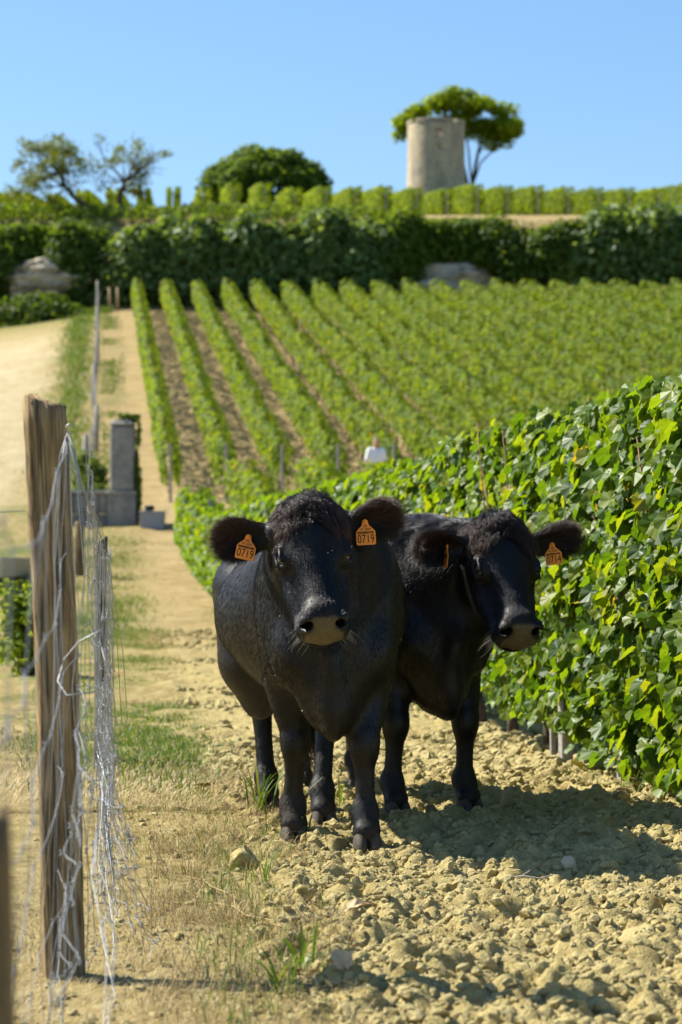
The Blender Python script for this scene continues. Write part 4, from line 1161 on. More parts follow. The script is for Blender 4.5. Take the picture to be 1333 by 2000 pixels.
    for q in (-1, 1): nost = np.maximum(nost, np.exp(-((np.linalg.norm((Hc - [.497, q * .058, -.045]), axis=1)) / .022) ** 2))
    pad_ *= 1 - np.clip(nost * 1.3, 0, 1)
    dust_ = np.clip(.75 * sstep(.40, .04, V[:, 2]) * (.5 + .5 * fbm(V * 14, 3, 2)), 0, 1) + .05 * np.clip(fbm(V * 5, 8, 3), 0, 1)
    dust_ = np.clip(dust_ + .55 * inhead * sstep(.43, .47, A_) * (N_ > -.05) * np.clip(.2 + fbm(V * 30, 4, 2), 0, 1), 0, 1)
    me = np_mesh('body', V, F, True, {'pad': pad_, 'dust': dust_, 'pink': np.clip(nost, 0, 1) * .5})
    body = link('body', me, M['hide'], root)
    nr = np.empty(len(V) * 3, np.float32); me.vertex_normals.foreach_get('vector', nr); nr = nr.reshape(-1, 3).astype(float)
    # eyes
    for q in (-1, 1):
        mb = MB(); mb.add(ico(3)[0] * .0295 * s + EYE[q], ico(3)[1]); mb.build('eye', M['eye'], root, True)
    # hooves: two claws each
    for (hx, hy, q) in HOOF:
        mb = MB()
        for c_ in (-1, 1):
            Vh, Fh = ico(3); Vh = Vh.copy()
            Vh = Vh * [.060, .0270, .056]; Vh[:, 2] = np.maximum(Vh[:, 2], -.030); sl = (Vh[:, 2] + .03) / .08
            Vh[:, 0] = Vh[:, 0] * (1.08 - .35 * sl) - .022 * sl + .012; Vh[:, 1] *= (1.05 - .2 * sl)
            mb.add(Vh + [hx, hy + c_ * .0262, .026], Fh)
        mb.build('hoof', M['hoof'], root, True)
    # ---- coat: short hair combed backwards and down, sampled evenly over the skin
    tri = np.concatenate([F[:, [0, 1, 2]], F[:, [0, 2, 3]]]); p0, p1, p2 = V[tri[:, 0]], V[tri[:, 1]], V[tri[:, 2]]
    ar = .5 * np.linalg.norm(np.cross(p1 - p0, p2 - p0), axis=1)
    r = np.random.default_rng(S['seed'])
    ctr = (p0 + p1 + p2) / 3
    hc3 = (ctr - poll) @ HR / s
    fr = np.clip((hc3[:, 0] > -.15) & (np.abs(hc3[:, 1]) < .36) & (hc3[:, 2] > -.36), 0, 1)
    wgt = ar * (1 + 3.4 * fr) * np.where((ctr[:, 0] < -.75) & (ctr[:, 2] > .5), .55, 1.0) * np.where(ctr[:, 2] < .5, 1.5, 1.0)
    NH = S['hairs']
    ti = r.choice(len(tri), NH, p=wgt / wgt.sum())
    u, v_ = r.random(NH), r.random(NH); sw = u + v_ > 1; u[sw], v_[sw] = 1 - u[sw], 1 - v_[sw]
    P = p0[ti] + (p1[ti] - p0[ti]) * u[:, None] + (p2[ti] - p0[ti]) * v_[:, None]
    Nn = nr[tri[ti, 0]] * (1 - u - v_)[:, None] + nr[tri[ti, 1]] * u[:, None] + nr[tri[ti, 2]] * v_[:, None]; Nn /= np.linalg.norm(Nn, axis=1)[:, None] + 1e-9
    padp = pad_[tri[ti, 0]]; h3 = (P - poll) @ HR / s; A, L, N = h3.T
    ih = (A > -.02) & (np.abs(L) < .17) & (N > -.32) & (A < .60)
    dr = np.tile(np.array([-.55, 0, -.8]), (NH, 1))
    dr += .35 * np.stack([vnoise(P * 3.1, 1), vnoise(P * 3.1, 2), vnoise(P * 3.1, 3)], 1)
    wh = np.array([.185, 0, -.02]); hd = h3 - wh; hd[:, 1] *= 1.2; hd /= np.linalg.norm(hd, axis=1)[:, None] + 1e-6
    hd_w = hd @ HR.T + a[None] * .25
    dr[ih] = hd_w[ih]
    ln = np.where(ih, .0095, S.get('coat', .015)) * r.uniform(.7, 1.3, NH)
    lift = np.where(ih, .18, S.get('lift', .045))
    nk = (P[:, 0] > -.12) & ~ih & (P[:, 2] > .62)
    ln = np.where(nk, ln * S.get('neck_hair', 1.2), ln)
    br = np.where(r.random(NH) < .04, .35, 0.0) * ~ih
    onear = np.zeros(NH, bool)
    for (b, e1, e2, e3, el, q) in EAR:
        d = P - b; x = d @ e1; y = d @ e2; z_ = d @ e3
        on = (x > .045) & (x < el * 1.35) & (np.abs(y) < .085) & (np.abs(z_) < .05) & ~(ih & (np.abs(L) < .115))
        onear |= on
        rim = np.clip((np.abs(y) / .05) ** 2 + (x / (el * 1.05)) ** 4, 0, 1.4)
        dr[on] = (e1 * .75 + e2 * (y / .05)[:, None] * .9)[on]
        ln[on] = (.018 + .032 * rim)[on] * r.uniform(.6, 1.25, on.sum()); lift[on] = .35
        br[on] = np.clip((x / el - .35) + .7 * (y * e2[2] / .05), 0, 1)[on] * S.get('brown', .8) * r.uniform(.2, 1.2, on.sum())
    dr -= (dr * Nn).sum(1)[:, None] * Nn; dr /= np.linalg.norm(dr, axis=1)[:, None] + 1e-9
    longer = ih | onear | nk
    radc = np.where(ih, .00043, np.where(longer, .00050, np.where(P[:, 2] < .45, .00046, .00034)))
    legs = (P[:, 2] < .42) & ~ih; ln[legs] *= .65
    keep = (padp < .25) & ~((np.linalg.norm(h3 - [.205, .120, -.050], axis=1) < .033) | (np.linalg.norm(h3 - [.205, -.120, -.050], axis=1) < .033)) & ~((-.5 * (A - .468) + .866 * (N + .075) < .046) & (.866 * (A - .468) + .5 * (N + .075) > .008) & (A > .42) & ih & (np.abs(L) < .088) & (N > -.15)) & (P[:, 2] > .06)
    keep &= np.linalg.norm(np.abs(h3) * [1, 1, 1] - [.497, .058, .045], axis=1) > .030
    strands('coat', P[keep], dr[keep], Nn[keep], ln[keep], lift[keep], M['hair'], body, radc[keep], np.clip(br[keep], 0, 1), .12 * onear[keep], 4, .03, S['seed'])
    # forelock: long locks standing on the poll, falling forward and sideways
    sel = np.where((A_ > -.075) & (A_ < .105) & (np.abs(L_) < .105) & (N_ > -.15) & inhead)[0]
    ex = r.choice(sel, S['locks']); P = V[ex] + r.normal(0, .004, (len(ex), 3)); Nn = nr[ex]; h3 = (P - poll) @ HR / s
    lk = np.stack([np.full(len(ex), .55), h3[:, 1] * 7.5 + S.get('part', 0), np.full(len(ex), -.1)], 1) + .5 * np.stack([vnoise(h3 * 22, 4), vnoise(h3 * 22, 5), vnoise(h3 * 22, 6)], 1)
    dw = lk @ HR.T; upw = np.array([0, 0, 1.0]) * sstep(.09, .0, np.abs(h3[:, 1]))[:, None] * .65
    dw = dw + upw; dw /= np.linalg.norm(dw, axis=1)[:, None]
    cl = r.integers(0, 150, len(ex)); first = np.array([np.where(cl == c)[0][0] if (cl == c).any() else 0 for c in range(150)])
    # locks gather round the nearest leader
    ld = r.choice(len(ex), 170, replace=False); near = np.argmin(((P[:, None] - P[None, ld]) ** 2).sum(-1), 1)
    edge_b = (.25 + .75 * sstep(.03, .08, np.abs(h3[:, 1]))) * S.get('brown', .8)
    strands('forelock', P, dw, Nn, r.uniform(.045, .085, len(ex)) * S.get('lock', 1), np.full(len(ex), .55), M['hair'], body, .0007, edge_b * r.uniform(.2, 1.1, len(ex)), .55, 6, .08, S['seed'] + 1, ld[near])
    # tail switch
    k = 900; tp = tl[-1]; P = tl[-2] + (tl[-1] - tl[-2]) * r.random(k)[:, None] + r.normal(0, .010, (k, 3))
    strands('tail_switch', P, np.tile([.0, 0, -1.0], (k, 1)) + r.normal(0, .12, (k, 3)), r.normal(0, .1, (k, 3)), r.uniform(.10, .26, k), np.zeros(k), M['hair'], body, .0009, (r.random(k) < .2) * .5, 0, 6, .10, S['seed'] + 2)
    # whiskers
    k = 70; sgn = r.choice([-1, 1], k); q3 = np.stack([r.uniform(.44, .49, k), sgn * r.uniform(.03, .085, k), r.uniform(-.17, -.10, k)], 1)
    P = poll + s * q3 @ HR.T; dw = np.stack([np.full(k, .5), sgn * .9, np.full(k, -.5)], 1) @ HR.T
    strands('whiskers', P, dw, dw * 0, r.uniform(.03, .075, k), np.zeros(k), M['whisker'], body, .0005, None, .2, 5, .06, S['seed'] + 3)
    # straw flecks caught in the coat
    cand = np.where((V[:, 0] > -.75) & (V[:, 2] > .5) & (nr[:, 0] > -.1))[0]; ex = r.choice(cand, S.get('flecks', 55))
    Vv, Ff, _ = scatter(np.array([[-.5, -.28, 0], [.5, -.2, .1], [.4, .3, .1], [-.5, .22, 0]]), np.array([[0, 1, 2, 3]]), V[ex] + nr[ex] * .006, frames(nr[ex] + r.normal(0, .4, (len(ex), 3)), r.normal(size=(len(ex), 3))), r.uniform(.0025, .0060, len(ex)))
    q = link('straw_flecks', np_mesh('straw_flecks', Vv, Ff, False), M['fleck'], body); q['kind'] = 'stuff'
    # tags
    for T in S['tags']:
        b, e1, e2, e3, el, q = EAR[0 if T['ear'] == 'r' else 1]
        up_ = D_(T['up']); out_ = norm(D_(T['out'])); up_ = norm(up_ - (up_ @ out_) * out_); x_ = np.cross(up_, out_)
        c_ = b + e1 * T['along'] + e3 * T.get('off', .020) - up_ * T.get('drop', .03) + e2 * T.get('side', 0)
        Mw = Matrix(((x_[0], up_[0], out_[0], c_[0]), (x_[1], up_[1], out_[1], c_[1]), (x_[2], up_[2], out_[2], c_[2]), (0, 0, 0, 1)))
        ear_tag(root, Mw, T['no'], T.get('size', 1.0), T.get('label'))
    return root, V, nr

COW1 = dict(org=(-.045, 9.15), fwd=(.13, -.99), poll=np.array([-.120, 8.76, 1.315]), nose=np.array([-.058, 8.50, .905]), side=(.98, .15, .15), seed=21, hairs=260000, locks=3800,
            front=((-.147, -.122), (.136, .118)), hind=((-1.36, -.10), (-.68, .06)), bw=.99, brown=.75, part=.05,
            ear_r=((-.97, .10, -.13), (.15, -.95, -.10), .172), ear_l=((.90, .10, .22), (-.08, -.86, -.36), .165),
            tail=[(-1.36, 0, 1.16), (-1.44, .01, 1.02), (-1.45, .03, .75), (-1.40, .06, .50), (-1.33, .075, .34)],
            label='black cow in front facing the camera, orange 0719 tags in both ears',
            tags=[dict(ear='r', no='0719', along=.115, up=(.20, .12, 1), out=(.22, -1, .12), drop=.028, off=.030), dict(ear='l', no='0719', along=.100, up=(-.06, .1, 1), out=(-.05, -1, .08), drop=.022, off=.034)])
COW2 = dict(org=(.37, 10.3), fwd=(.40, -.92), poll=np.array([.660, 9.93, 1.270]), nose=np.array([.735, 9.66, .840]), side=(.93, .30, .03), seed=22, hairs=170000, locks=4200, hs=1.03,
            front=((.0, -.17), (.02, .16)), hind=((-1.12, -.12), (-1.05, .14)), bw=.92, coat=.015, lift=.18, neck_hair=1.9, brown=.6, lock=1.15, flecks=14,
            ear_r=((-.80, -.42, -.04), (.45, -.80, -.25), .185), ear_l=((.93, .22, .16), (.10, -.90, -.35), .182),
            tail=[(-1.36, 0, 1.16), (-1.44, .01, 1.02), (-1.45, .0, .75), (-1.42, .0, .50), (-1.40, .0, .34)],
            label='black cow behind, head against the vines, with a tag reading 0714',
            tags=[dict(ear='r', no='0714', along=.135, up=(.25, -.1, 1), out=(-.98, -.22, .1), drop=.022, off=.034), dict(ear='l', no='0714', along=.135, up=(-.14, .1, 1), out=(.10, -1, .0), drop=.045, off=.010)])
front_cow, CV1, CN1 = cow(COW1)
rear_cow, CV2, CN2 = cow(COW2)

# ---------------------------------------------------------------- fence by the path
t = NT('weathered_post'); oc = t.coord()
g_ = t.noise(t.mapping(oc, (26, 26, 1.6)), 2.2, 8, .68, .4); cr = t.noise(t.mapping(oc, (40, 40, 1.1)), 1.5, 4, .6)
c = t.ramp(g_, [(.37, (.070, .046, .022)), (.48, (.255, .175, .080)), (.62, (.46, .335, .165))])
c = t.mix(t.math('MULTIPLY', t.ramp(cr, [(.53, (0, 0, 0)), (.60, (1, 1, 1))]), .85), c, (.045, .034, .024))
c = t.mix(t.math('MULTIPLY', t.noise(oc, 7, 5, .6), .4), c, (.16, .13, .085))
t.base(c); t.rough(.85, .2); t.bump(t.math('ADD', g_, cr), .9, .012); M['post'] = t.m
def post(name, base, top, r, seed, label, sides=20, flat=.8):
    """a split chestnut post: uneven section, checks along the grain, a rough sawn top"""
    rr = np.random.default_rng(seed); n = 26; th = np.linspace(0, 2 * np.pi, sides * 2, endpoint=False)
    sec = 1 + .10 * np.sin(th * 2 + seed) + .07 * np.sin(th * 3 + 1.3 * seed) + .03 * rr.normal(size=len(th))
    for k in range(5):
        a_ = rr.uniform(0, 6.28); d = np.abs((th - a_ + np.pi) % (2 * np.pi) - np.pi); sec -= .16 * np.exp(-(d / .09) ** 2)
    L = np.linalg.norm(np.array(top) - np.array(base)); mb = MB(); V = []
    for i in range(n):
        t_ = i / (n - 1); wob = .010 * np.array([math.sin(t_ * 5 + seed), math.cos(t_ * 4 + seed)])
        rad_ = r * (1.06 - .10 * t_) * sec * (1 + .05 * np.sin(th * 2 + t_ * 3) + .02 * rr.normal(size=len(th)))
        zt = t_ * L + (.018 * np.sin(th + seed) + .006 * rr.normal(size=len(th)) if i == n - 1 else 0)
        V.append(np.stack([rad_ * np.cos(th) + wob[0], rad_ * flat * np.sin(th) + wob[1], zt * np.ones(len(th))], 1))
    V = np.concatenate(V); m_ = len(th); i = np.arange(n - 1)[:, None] * m_; j = np.arange(m_)[None]; k = (j + 1) % m_
    mb.add(V, np.stack([i + j, i + k, i + m_ + k, i + m_ + j], -1).reshape(-1, 4))
    c0 = mb.n; mb.add([V[-m_:].mean(0) + [0, 0, -.004], V[-m_:].mean(0)], [[0, 0, 1]]); mb.F3.pop()
    mb.F3.append(np.array([(c0, (n - 1) * m_ + q, (n - 1) * m_ + (q + 1) % m_) for q in range(m_)]))
    o = mb.build(name, M['post'], None, True); o.location = base
    d = (Vector(top) - Vector(base)).normalized(); o.rotation_euler = d.to_track_quat('Z', 'Y').to_euler()
    return tag(o, label, 'fence post')
yb_ = 6.36
P_base = (-.715, yb_, -.05); P_top = (-.782, yb_ + .03, 1.522)
post('fence_post', P_base, P_top, .056, 3, 'tall weathered fence post in front, carrying the tangled wire netting', flat=.9)
post('fence_post', (-.330, 2.42, -.1), (-.362, 2.42, .83), .050, 6, 'blurred short post at the very bottom left corner, nearest the camera')
post('fence_post', (-1.30, 12.9, -.05), (-1.27, 12.9, 1.22), .040, 9, 'grey post standing behind the netting bundle, right of the tall post').data.materials[0] = simple('old_grey_post', (.15, .125, .095), .85, .2, 30, .4, .5, .005)
post('fence_post', (-4.83, 44.6, g1(-4.83, 44.6) - .05), (-4.83, 44.6, g1(-4.83, 44.6) + 1.0), .09, 12, 'pale squared fence post just in front of the low stone wall')

def net_panel(name, A, B, hA, hB, du, dv, label, seed, bulge=0.0, jit=.02, sag=.06, foot=0.0, rad=.0010, gather=0.0, bottom=0.02):
    """knotted wire netting hung between two posts: line wires along, stay wires down, knots where they cross"""
    r = np.random.default_rng(seed); A = np.array(A, float); B = np.array(B, float); L = np.linalg.norm(B - A); nu = max(4, int(L / du)); nvv = max(3, int(max(hA, hB) / dv))
    u = np.linspace(0, 1, nu + 1); v = np.linspace(0, 1, nvv + 1); side = np.array([(B - A)[1], -(B - A)[0], 0]); side /= np.linalg.norm(side)
    Pm = np.zeros((nu + 1, nvv + 1, 3))
    for i in range(nu + 1):
        for j in range(nvv + 1):
            q = A + (B - A) * u[i]; h = (hA + (hB - hA) * u[i])
            z = bottom + (h - bottom) * v[j] - sag * math.sin(u[i] * math.pi) * (.3 + .7 * v[j])
            ph = math.sin(u[i] * L * 2.1 + 1.5 * v[j] + seed) * .5 + .5
            off = bulge * (1 - v[j]) * ph + foot * max(0, .35 - v[j]) * 2.2 * (.5 + .5 * math.sin(u[i] * 9 + seed))
            Pm[i, j] = q + side * off + [0, 0, z]
    Pm += r.normal(0, jit, Pm.shape) * np.array([.7, 1.4, 1.0])
    Pm[0] -= r.normal(0, jit, Pm[0].shape) * 0
    mb = MB()
    def wire(pts, rr):
        pts = np.asarray(pts); m_ = len(pts); t0 = np.arange(m_); tt = np.linspace(0, m_ - 1, (m_ - 1) * 3 + 1)
        Q = np.stack([np.interp(tt, t0, pts[:, c]) for c in range(3)], 1); Q[1:-1] = .25 * Q[:-2] + .5 * Q[1:-1] + .25 * Q[2:]
        Q += r.normal(0, jit * .05, Q.shape); mb.tube(Q, rr, 5, cap=False)
    for j in range(nvv + 1): wire(Pm[:, j], rad * (1.25 if j in (0, nvv) else 1))
    for i in range(nu + 1): wire(Pm[i], rad * .9)
    for i in range(nu + 1):
        for j in range(nvv + 1): mb.tube([Pm[i, j] + [-.004, -.002, -.006], Pm[i, j] + [.003, .003, 0], Pm[i, j] + [-.003, .001, .007]], rad * 2.1, 5)
    return mb, Pm
root = tag(empty('wire_netting', (-.75, 6.4, 0)), 'tangled grey wire netting hanging slack along the fence posts on the left', 'netting')
inv = Matrix.Translation((.75, -6.4, 0))
def net_part(name, mb):
    o = mb.build(name, M['wire'], root, True); o.matrix_local = inv; o['kind'] = 'stuff'; return o
mb, _ = net_panel('n', (-.715, 6.33, 0), (-.37, 2.46, 0), 1.42, 1.12, .36, .24, '', 3, bulge=.05, jit=.014, sag=.10, foot=.02); net_part('near_panel', mb)
mb, _ = net_panel('n', (-.675, 6.42, 0), (-1.22, 12.85, 0), 1.40, 1.18, .15, .15, '', 5, bulge=.03, jit=.009, sag=.16, foot=.05); net_part('rear_panel', mb)
mb, _ = net_panel('n', (-.64, 6.6, 0), (-.98, 9.9, 0), .86, .55, .12, .10, '', 8, bulge=.07, jit=.020, sag=.06, foot=.09); net_part('collapsed_fold', mb)
mb, _ = net_panel('n', (-.66, 6.22, 0), (-.55, 5.1, 0), .80, .62, .16, .16, '', 13, bulge=.06, jit=.020, sag=.02, foot=.08); net_part('front_fold', mb)
# wires twisted on the staple, with the loose ends that hang from it
mb = MB(); r = np.random.default_rng(31); S0 = np.array([-.712, 6.29, 1.436])
for k in range(5):
    x1 = -.690 + r.uniform(-.06, .035); z1 = r.uniform(.55, 1.0)
    q = [S0, S0 + [(x1 + .712) * .5, -.02, -.05 - .01 * k], [x1, 6.27 + r.normal(0, .02), 1.15 - .02 * k], [x1 + r.normal(0, .02), 6.27, z1], [x1 + r.normal(0, .03), 6.24, z1 - .35]]
    mb.tube(q, .0013, 5)
for k in range(5):
    q = [S0 + [0, .06, -.02 * k], [-.668 + .006 * k, 6.5, 1.2], [-.70 + .008 * k, 7.0 + .1 * k, .95 - .03 * k], [-.72 + .01 * k, 7.3 + .1 * k, .6]]
    mb.tube(q, .0012, 5)
q = [np.array([-.60, 6.05, .93]), [-.66, 6.1, .90], [-.70, 6.12, .855], [-.715, 6.1, .80], [-.69, 6.08, .765], [-.62, 6.05, .775]]; mb.tube(q, .0022, 6)
th = np.linspace(0, 5.2, 12); mb.tube(np.stack([-.706 + .010 * np.cos(th), 6.30 + 0 * th, 1.448 + .012 * np.sin(th)], 1), .0022, 6)
net_part('loose_ends', mb)
# single strands trailing right along the ground
mb = MB()
for k in range(6):
    y0 = r.uniform(5.4, 8.0); x0 = float(x_fence(y0)) + .06
    q = [[x0 + .02 * i + r.normal(0, .012), y0 - .12 * i + r.normal(0, .03), max(.012, .5 - .12 * i + r.normal(0, .02))] for i in range(6)]
    mb.tube(q, .0015, 5)
net_part('trailing_wires', mb)
mb = MB(); y = np.linspace(2.3, 6.3, 12)
tag(MB().tube([(-.83, 6.36, 1.235), (-.90, 6.0, 1.222), (-1.02, 5.4, 1.236), (-1.2, 4.6, 1.26)], .0012, 5).build('fence_wire', M['wire'], None, True), 'thin single wire leaving the tall post to the left edge', 'wire')

# fence running up the hill, seen almost end-on
mb_all = tag(empty('hill_fence', (-7.3, 72, g1(-7.3, 72))), 'old netting fence climbing the hill in line left of the vine rows', 'fence')
pl = [(-7.0, 66), (-7.3, 72), (-8.5, 83), (-9.5, 94), (-10.6, 105), (-11.9, 118)]
invh = Matrix.Translation(-Vector(mb_all.location))
for i in range(len(pl) - 1):
    (xa, ya), (xb_, yb2) = pl[i], pl[i + 1]; mb = MB(); rr = np.random.default_rng(60 + i)
    for h in (.1, .3, .5, .7, .9, 1.1): mb.tube([(xa, ya, g1(xa, ya) + h), ((xa + xb_) / 2 + .05, (ya + yb2) / 2, g1((xa + xb_) / 2, (ya + yb2) / 2) + h - .05), (xb_, yb2, g1(xb_, yb2) + h)], .007, 4)
    for k in range(26):
        t_ = k / 26; x_ = xa + (xb_ - xa) * t_; y_ = ya + (yb2 - ya) * t_; z_ = g1(x_, y_); mb.tube([(x_ + rr.normal(0, .05), y_, z_), (x_ + rr.normal(0, .05), y_, z_ + 1.1)], .006, 4)
    o = mb.build('netting', M['rust_wire'], mb_all, True); o.matrix_local = invh
for (x_, y_) in pl:
    p_ = MB().tube([(x_, y_, g1(x_, y_) - .1), (x_ + .03, y_, g1(x_, y_) + .7), (x_ + .02, y_, g1(x_, y_) + (1.35 if y_ < 117 else 1.5))], [.075, .065, .06], 8).build('post', M['stake'], mb_all, True); p_.matrix_local = invh
for px, lab in ((214, 'left one of two short pale stakes at the top of the bare strip'), (230, 'right one of two short pale stakes at the top of the bare strip')):
    b = at(px, 605, 117.5); z = g1(b.x, 117.5)
    o = MB().tube([(0, 0, -.1), (.02, 0, .6), (.0, 0, 1.15)], [.06, .055, .05], 8).build('stake', simple('pale_stake', (.42, .30, .17), .85, .2, 20, .3), None, True); o.location = (b.x, 117.5, z); tag(o, lab, 'stake')

# ---------------------------------------------------------------- gate pillar, wall, clipped hedge, bin, slab
t = NT('grey_stone'); pos = t.geo()
c = t.ramp(t.noise(pos, 3.2, 8, .68), [(.28, (.13, .125, .12)), (.5, (.25, .235, .215)), (.75, (.38, .35, .29))])
t.base(c); t.rough(.9, .15); t.bump(t.noise(pos, 9, 6, .7), .8, .03); M['gstone'] = t.m
Yp = 52.2
def pxm(px, Y): return (px - PX0) / F_PX * Y
xa, xb_ = pxm(217, Yp), pxm(264, Yp); zc0 = at(0, 968, Yp).z; zc1 = at(0, 832, Yp).z; gp = g1(-4.7, Yp)
root = tag(empty('gate_pillar', ((xa + xb_) / 2, Yp, gp)), 'grey square stone gate pillar rising above the low wall, ivy on its right', 'pillar')
wd = xb_ - xa
MB().box((0, 0, (zc0 - gp) * .5 - .05), (wd + .10, .62, zc0 - gp + .1), None, 1, .03).build('plinth', M['gstone'], root)
MB().box((0, 0, zc0 - gp + .05), (wd + .14, .66, .10), None, 1, .03).build('moulding', M['gstone'], root)
MB().box((0, 0, (zc0 + zc1) / 2 - gp + .04), (wd, .55, zc1 - zc0 - .13), None, .99, .03).build('shaft', M['gstone'], root)
MB().box((0, 0, zc1 - gp + .06), (wd + .02, .60, .12), None, .80, .035).build('cap', M['gstone'], root)
xw0, xw1 = pxm(128, Yp), xa - .055; zt = at(0, 966, Yp).z
root = tag(empty('stone_wall', ((xw0 + xw1) / 2, Yp, g1(-5.5, Yp))), 'low grey stone wall joining the gate pillar on its left', 'wall')
z0 = g1(-5.5, Yp) - .15; Lw = xw1 - xw0; ch = (zt - z0) / 2
for c_ in range(2):
    cuts = [0, .36, .66, 1.0] if c_ == 0 else [0, .22, .55, .80, 1.0]
    for k in range(len(cuts) - 1):
        w_ = (cuts[k + 1] - cuts[k]) * Lw
        MB().box((-Lw / 2 + (cuts[k] + cuts[k + 1]) / 2 * Lw, float(rng.normal(0, .006)), z0 - g1(-5.5, Yp) + ch * (c_ + .5)), (w_ - .014, .42, ch - .014), None, 1, .022).build('stone_block', M['gstone'], root)
MB().box((0, 0, zt - g1(-5.5, Yp) + .045), (Lw - .006, .50, .085), None, 1, .02).build('coping', M['gstone'], root)
def box_blobs(w_, d_, h_, n, seed):
    r = np.random.default_rng(seed); return [((r.uniform(-.5, .5) * w_ * .8, r.uniform(-.5, .5) * d_ * .8, h_ * r.uniform(.15, .9)), (w_ * .2, d_ * .25, h_ * .17)) for _ in range(n)]
def box_bush(name, c, w_, d_, h_, n, size, mat, label, seed, cat):
    v = tag(empty(name, c), label, cat); V, F, a = blob_foliage(box_blobs(w_, d_, h_, 22, seed), n, size, TRI2, .4, (.4, 1.05), seed)
    f = link('foliage', np_mesh('foliage', V, F, False, {'rnd': a}), mat, v); f['kind'] = 'stuff'
    mb = MB()
    for k in range(4): mb.tube([(rng.uniform(-.4, .4) * w_, 0, -.08), (rng.uniform(-.4, .4) * w_, 0, h_ * .7)], .014, 5)
    mb.build('stem', M['bark'], v, True); return v
Yh = 54.2; a_ = at(176, 880, Yh); zb = g1(a_.x, Yh)
box_bush('hedge', (a_.x, Yh, zb), .82, .8, a_.z - zb, 2600, .085, M['ivy'], 'dark clipped hedge block behind the low wall, left of the pillar', 71, 'hedge')
v = box_bush('ivy', (pxm(268, Yp), Yp + .02, gp), .16, .58, zc1 - gp + .12, 1100, .075, M['ivy'], 'ivy climbing the right edge of the gate pillar', 72, 'ivy')
box_bush('ivy', (pxm(252, Yp), Yp, zc1 + .06), .42, .5, .20, 420, .07, M['ivy'], 'ivy tuft lying over the top of the gate pillar', 75, 'ivy')
box_bush('ivy', (pxm(178, Yp), Yp + .1, zt + .07), .7, .35, .16, 500, .06, M['grass'], 'low green creeper along the top of the stone wall', 73, 'ivy')
Yb = 51.6; bx = at(299, 1015, Yb).x; bz = g1(bx, Yb)
t_ = M['binp'] = simple('grey_plastic', (.26, .275, .31), .5, .4)
root = tag(empty('crate', (bx, Yb, bz)), 'grey plastic harvest crate standing to the right of the gate pillar', 'crate')
ww, hh = .50, .36
mb = MB()
for s_ in (-1, 1):
    mb.box((s_ * ww * .47, 0, hh / 2), (.03, .36, hh)); mb.box((0, s_ * .18, hh / 2), (ww * .97 - .035, .028, hh))
mb.box((0, 0, .025), (ww * .90, .33, .03)); mb.build('body', M['binp'], root)
mb = MB()
for s_ in (-1, 1): mb.box((s_ * ww * .5, 0, hh + .015), (.045, .44, .035), None, 1, .008); mb.box((0, s_ * .205, hh + .013), (ww * .95, .04, .034), None, 1, .008)
mb.build('rim', M['binp'], root)
for s_ in (-1, 1): MB().box((s_ * ww * .525, 0, hh * .72), (.03, .16, .04), None, 1, .008).build('handle', M['binp'], root)
V, F = clod_shape(I3, 77, .25, 3); o = link('dark_sack', np_mesh('dark_sack', V * [.13, .12, .13], F, True), simple('black_cloth', (.012, .012, .014), .8, .2), loc=(bx - .06, Yb, bz + hh + .09)); tag(o, 'small black bundle lying on the grey crate', 'bundle')
V, F = ico(2)
o = MB().box((0, 0, 0), (1.5, 4.5, .35), None, 1, .03).build('stone_slab', M['pale_stone']); o.location = (-6.55, 43.8, g1(-6.5, 43.8) + .22); tag(o, 'flat pale stone slab at the left edge behind the tall post', 'slab')
bush('shrub', (-2.90, 22.5, g1(-2.9, 22.5)), .66, .8, .92, 1200, .075, M['leaf_top'], 'bright green shrub behind the tall fence post on the left', 91, 'shrub')

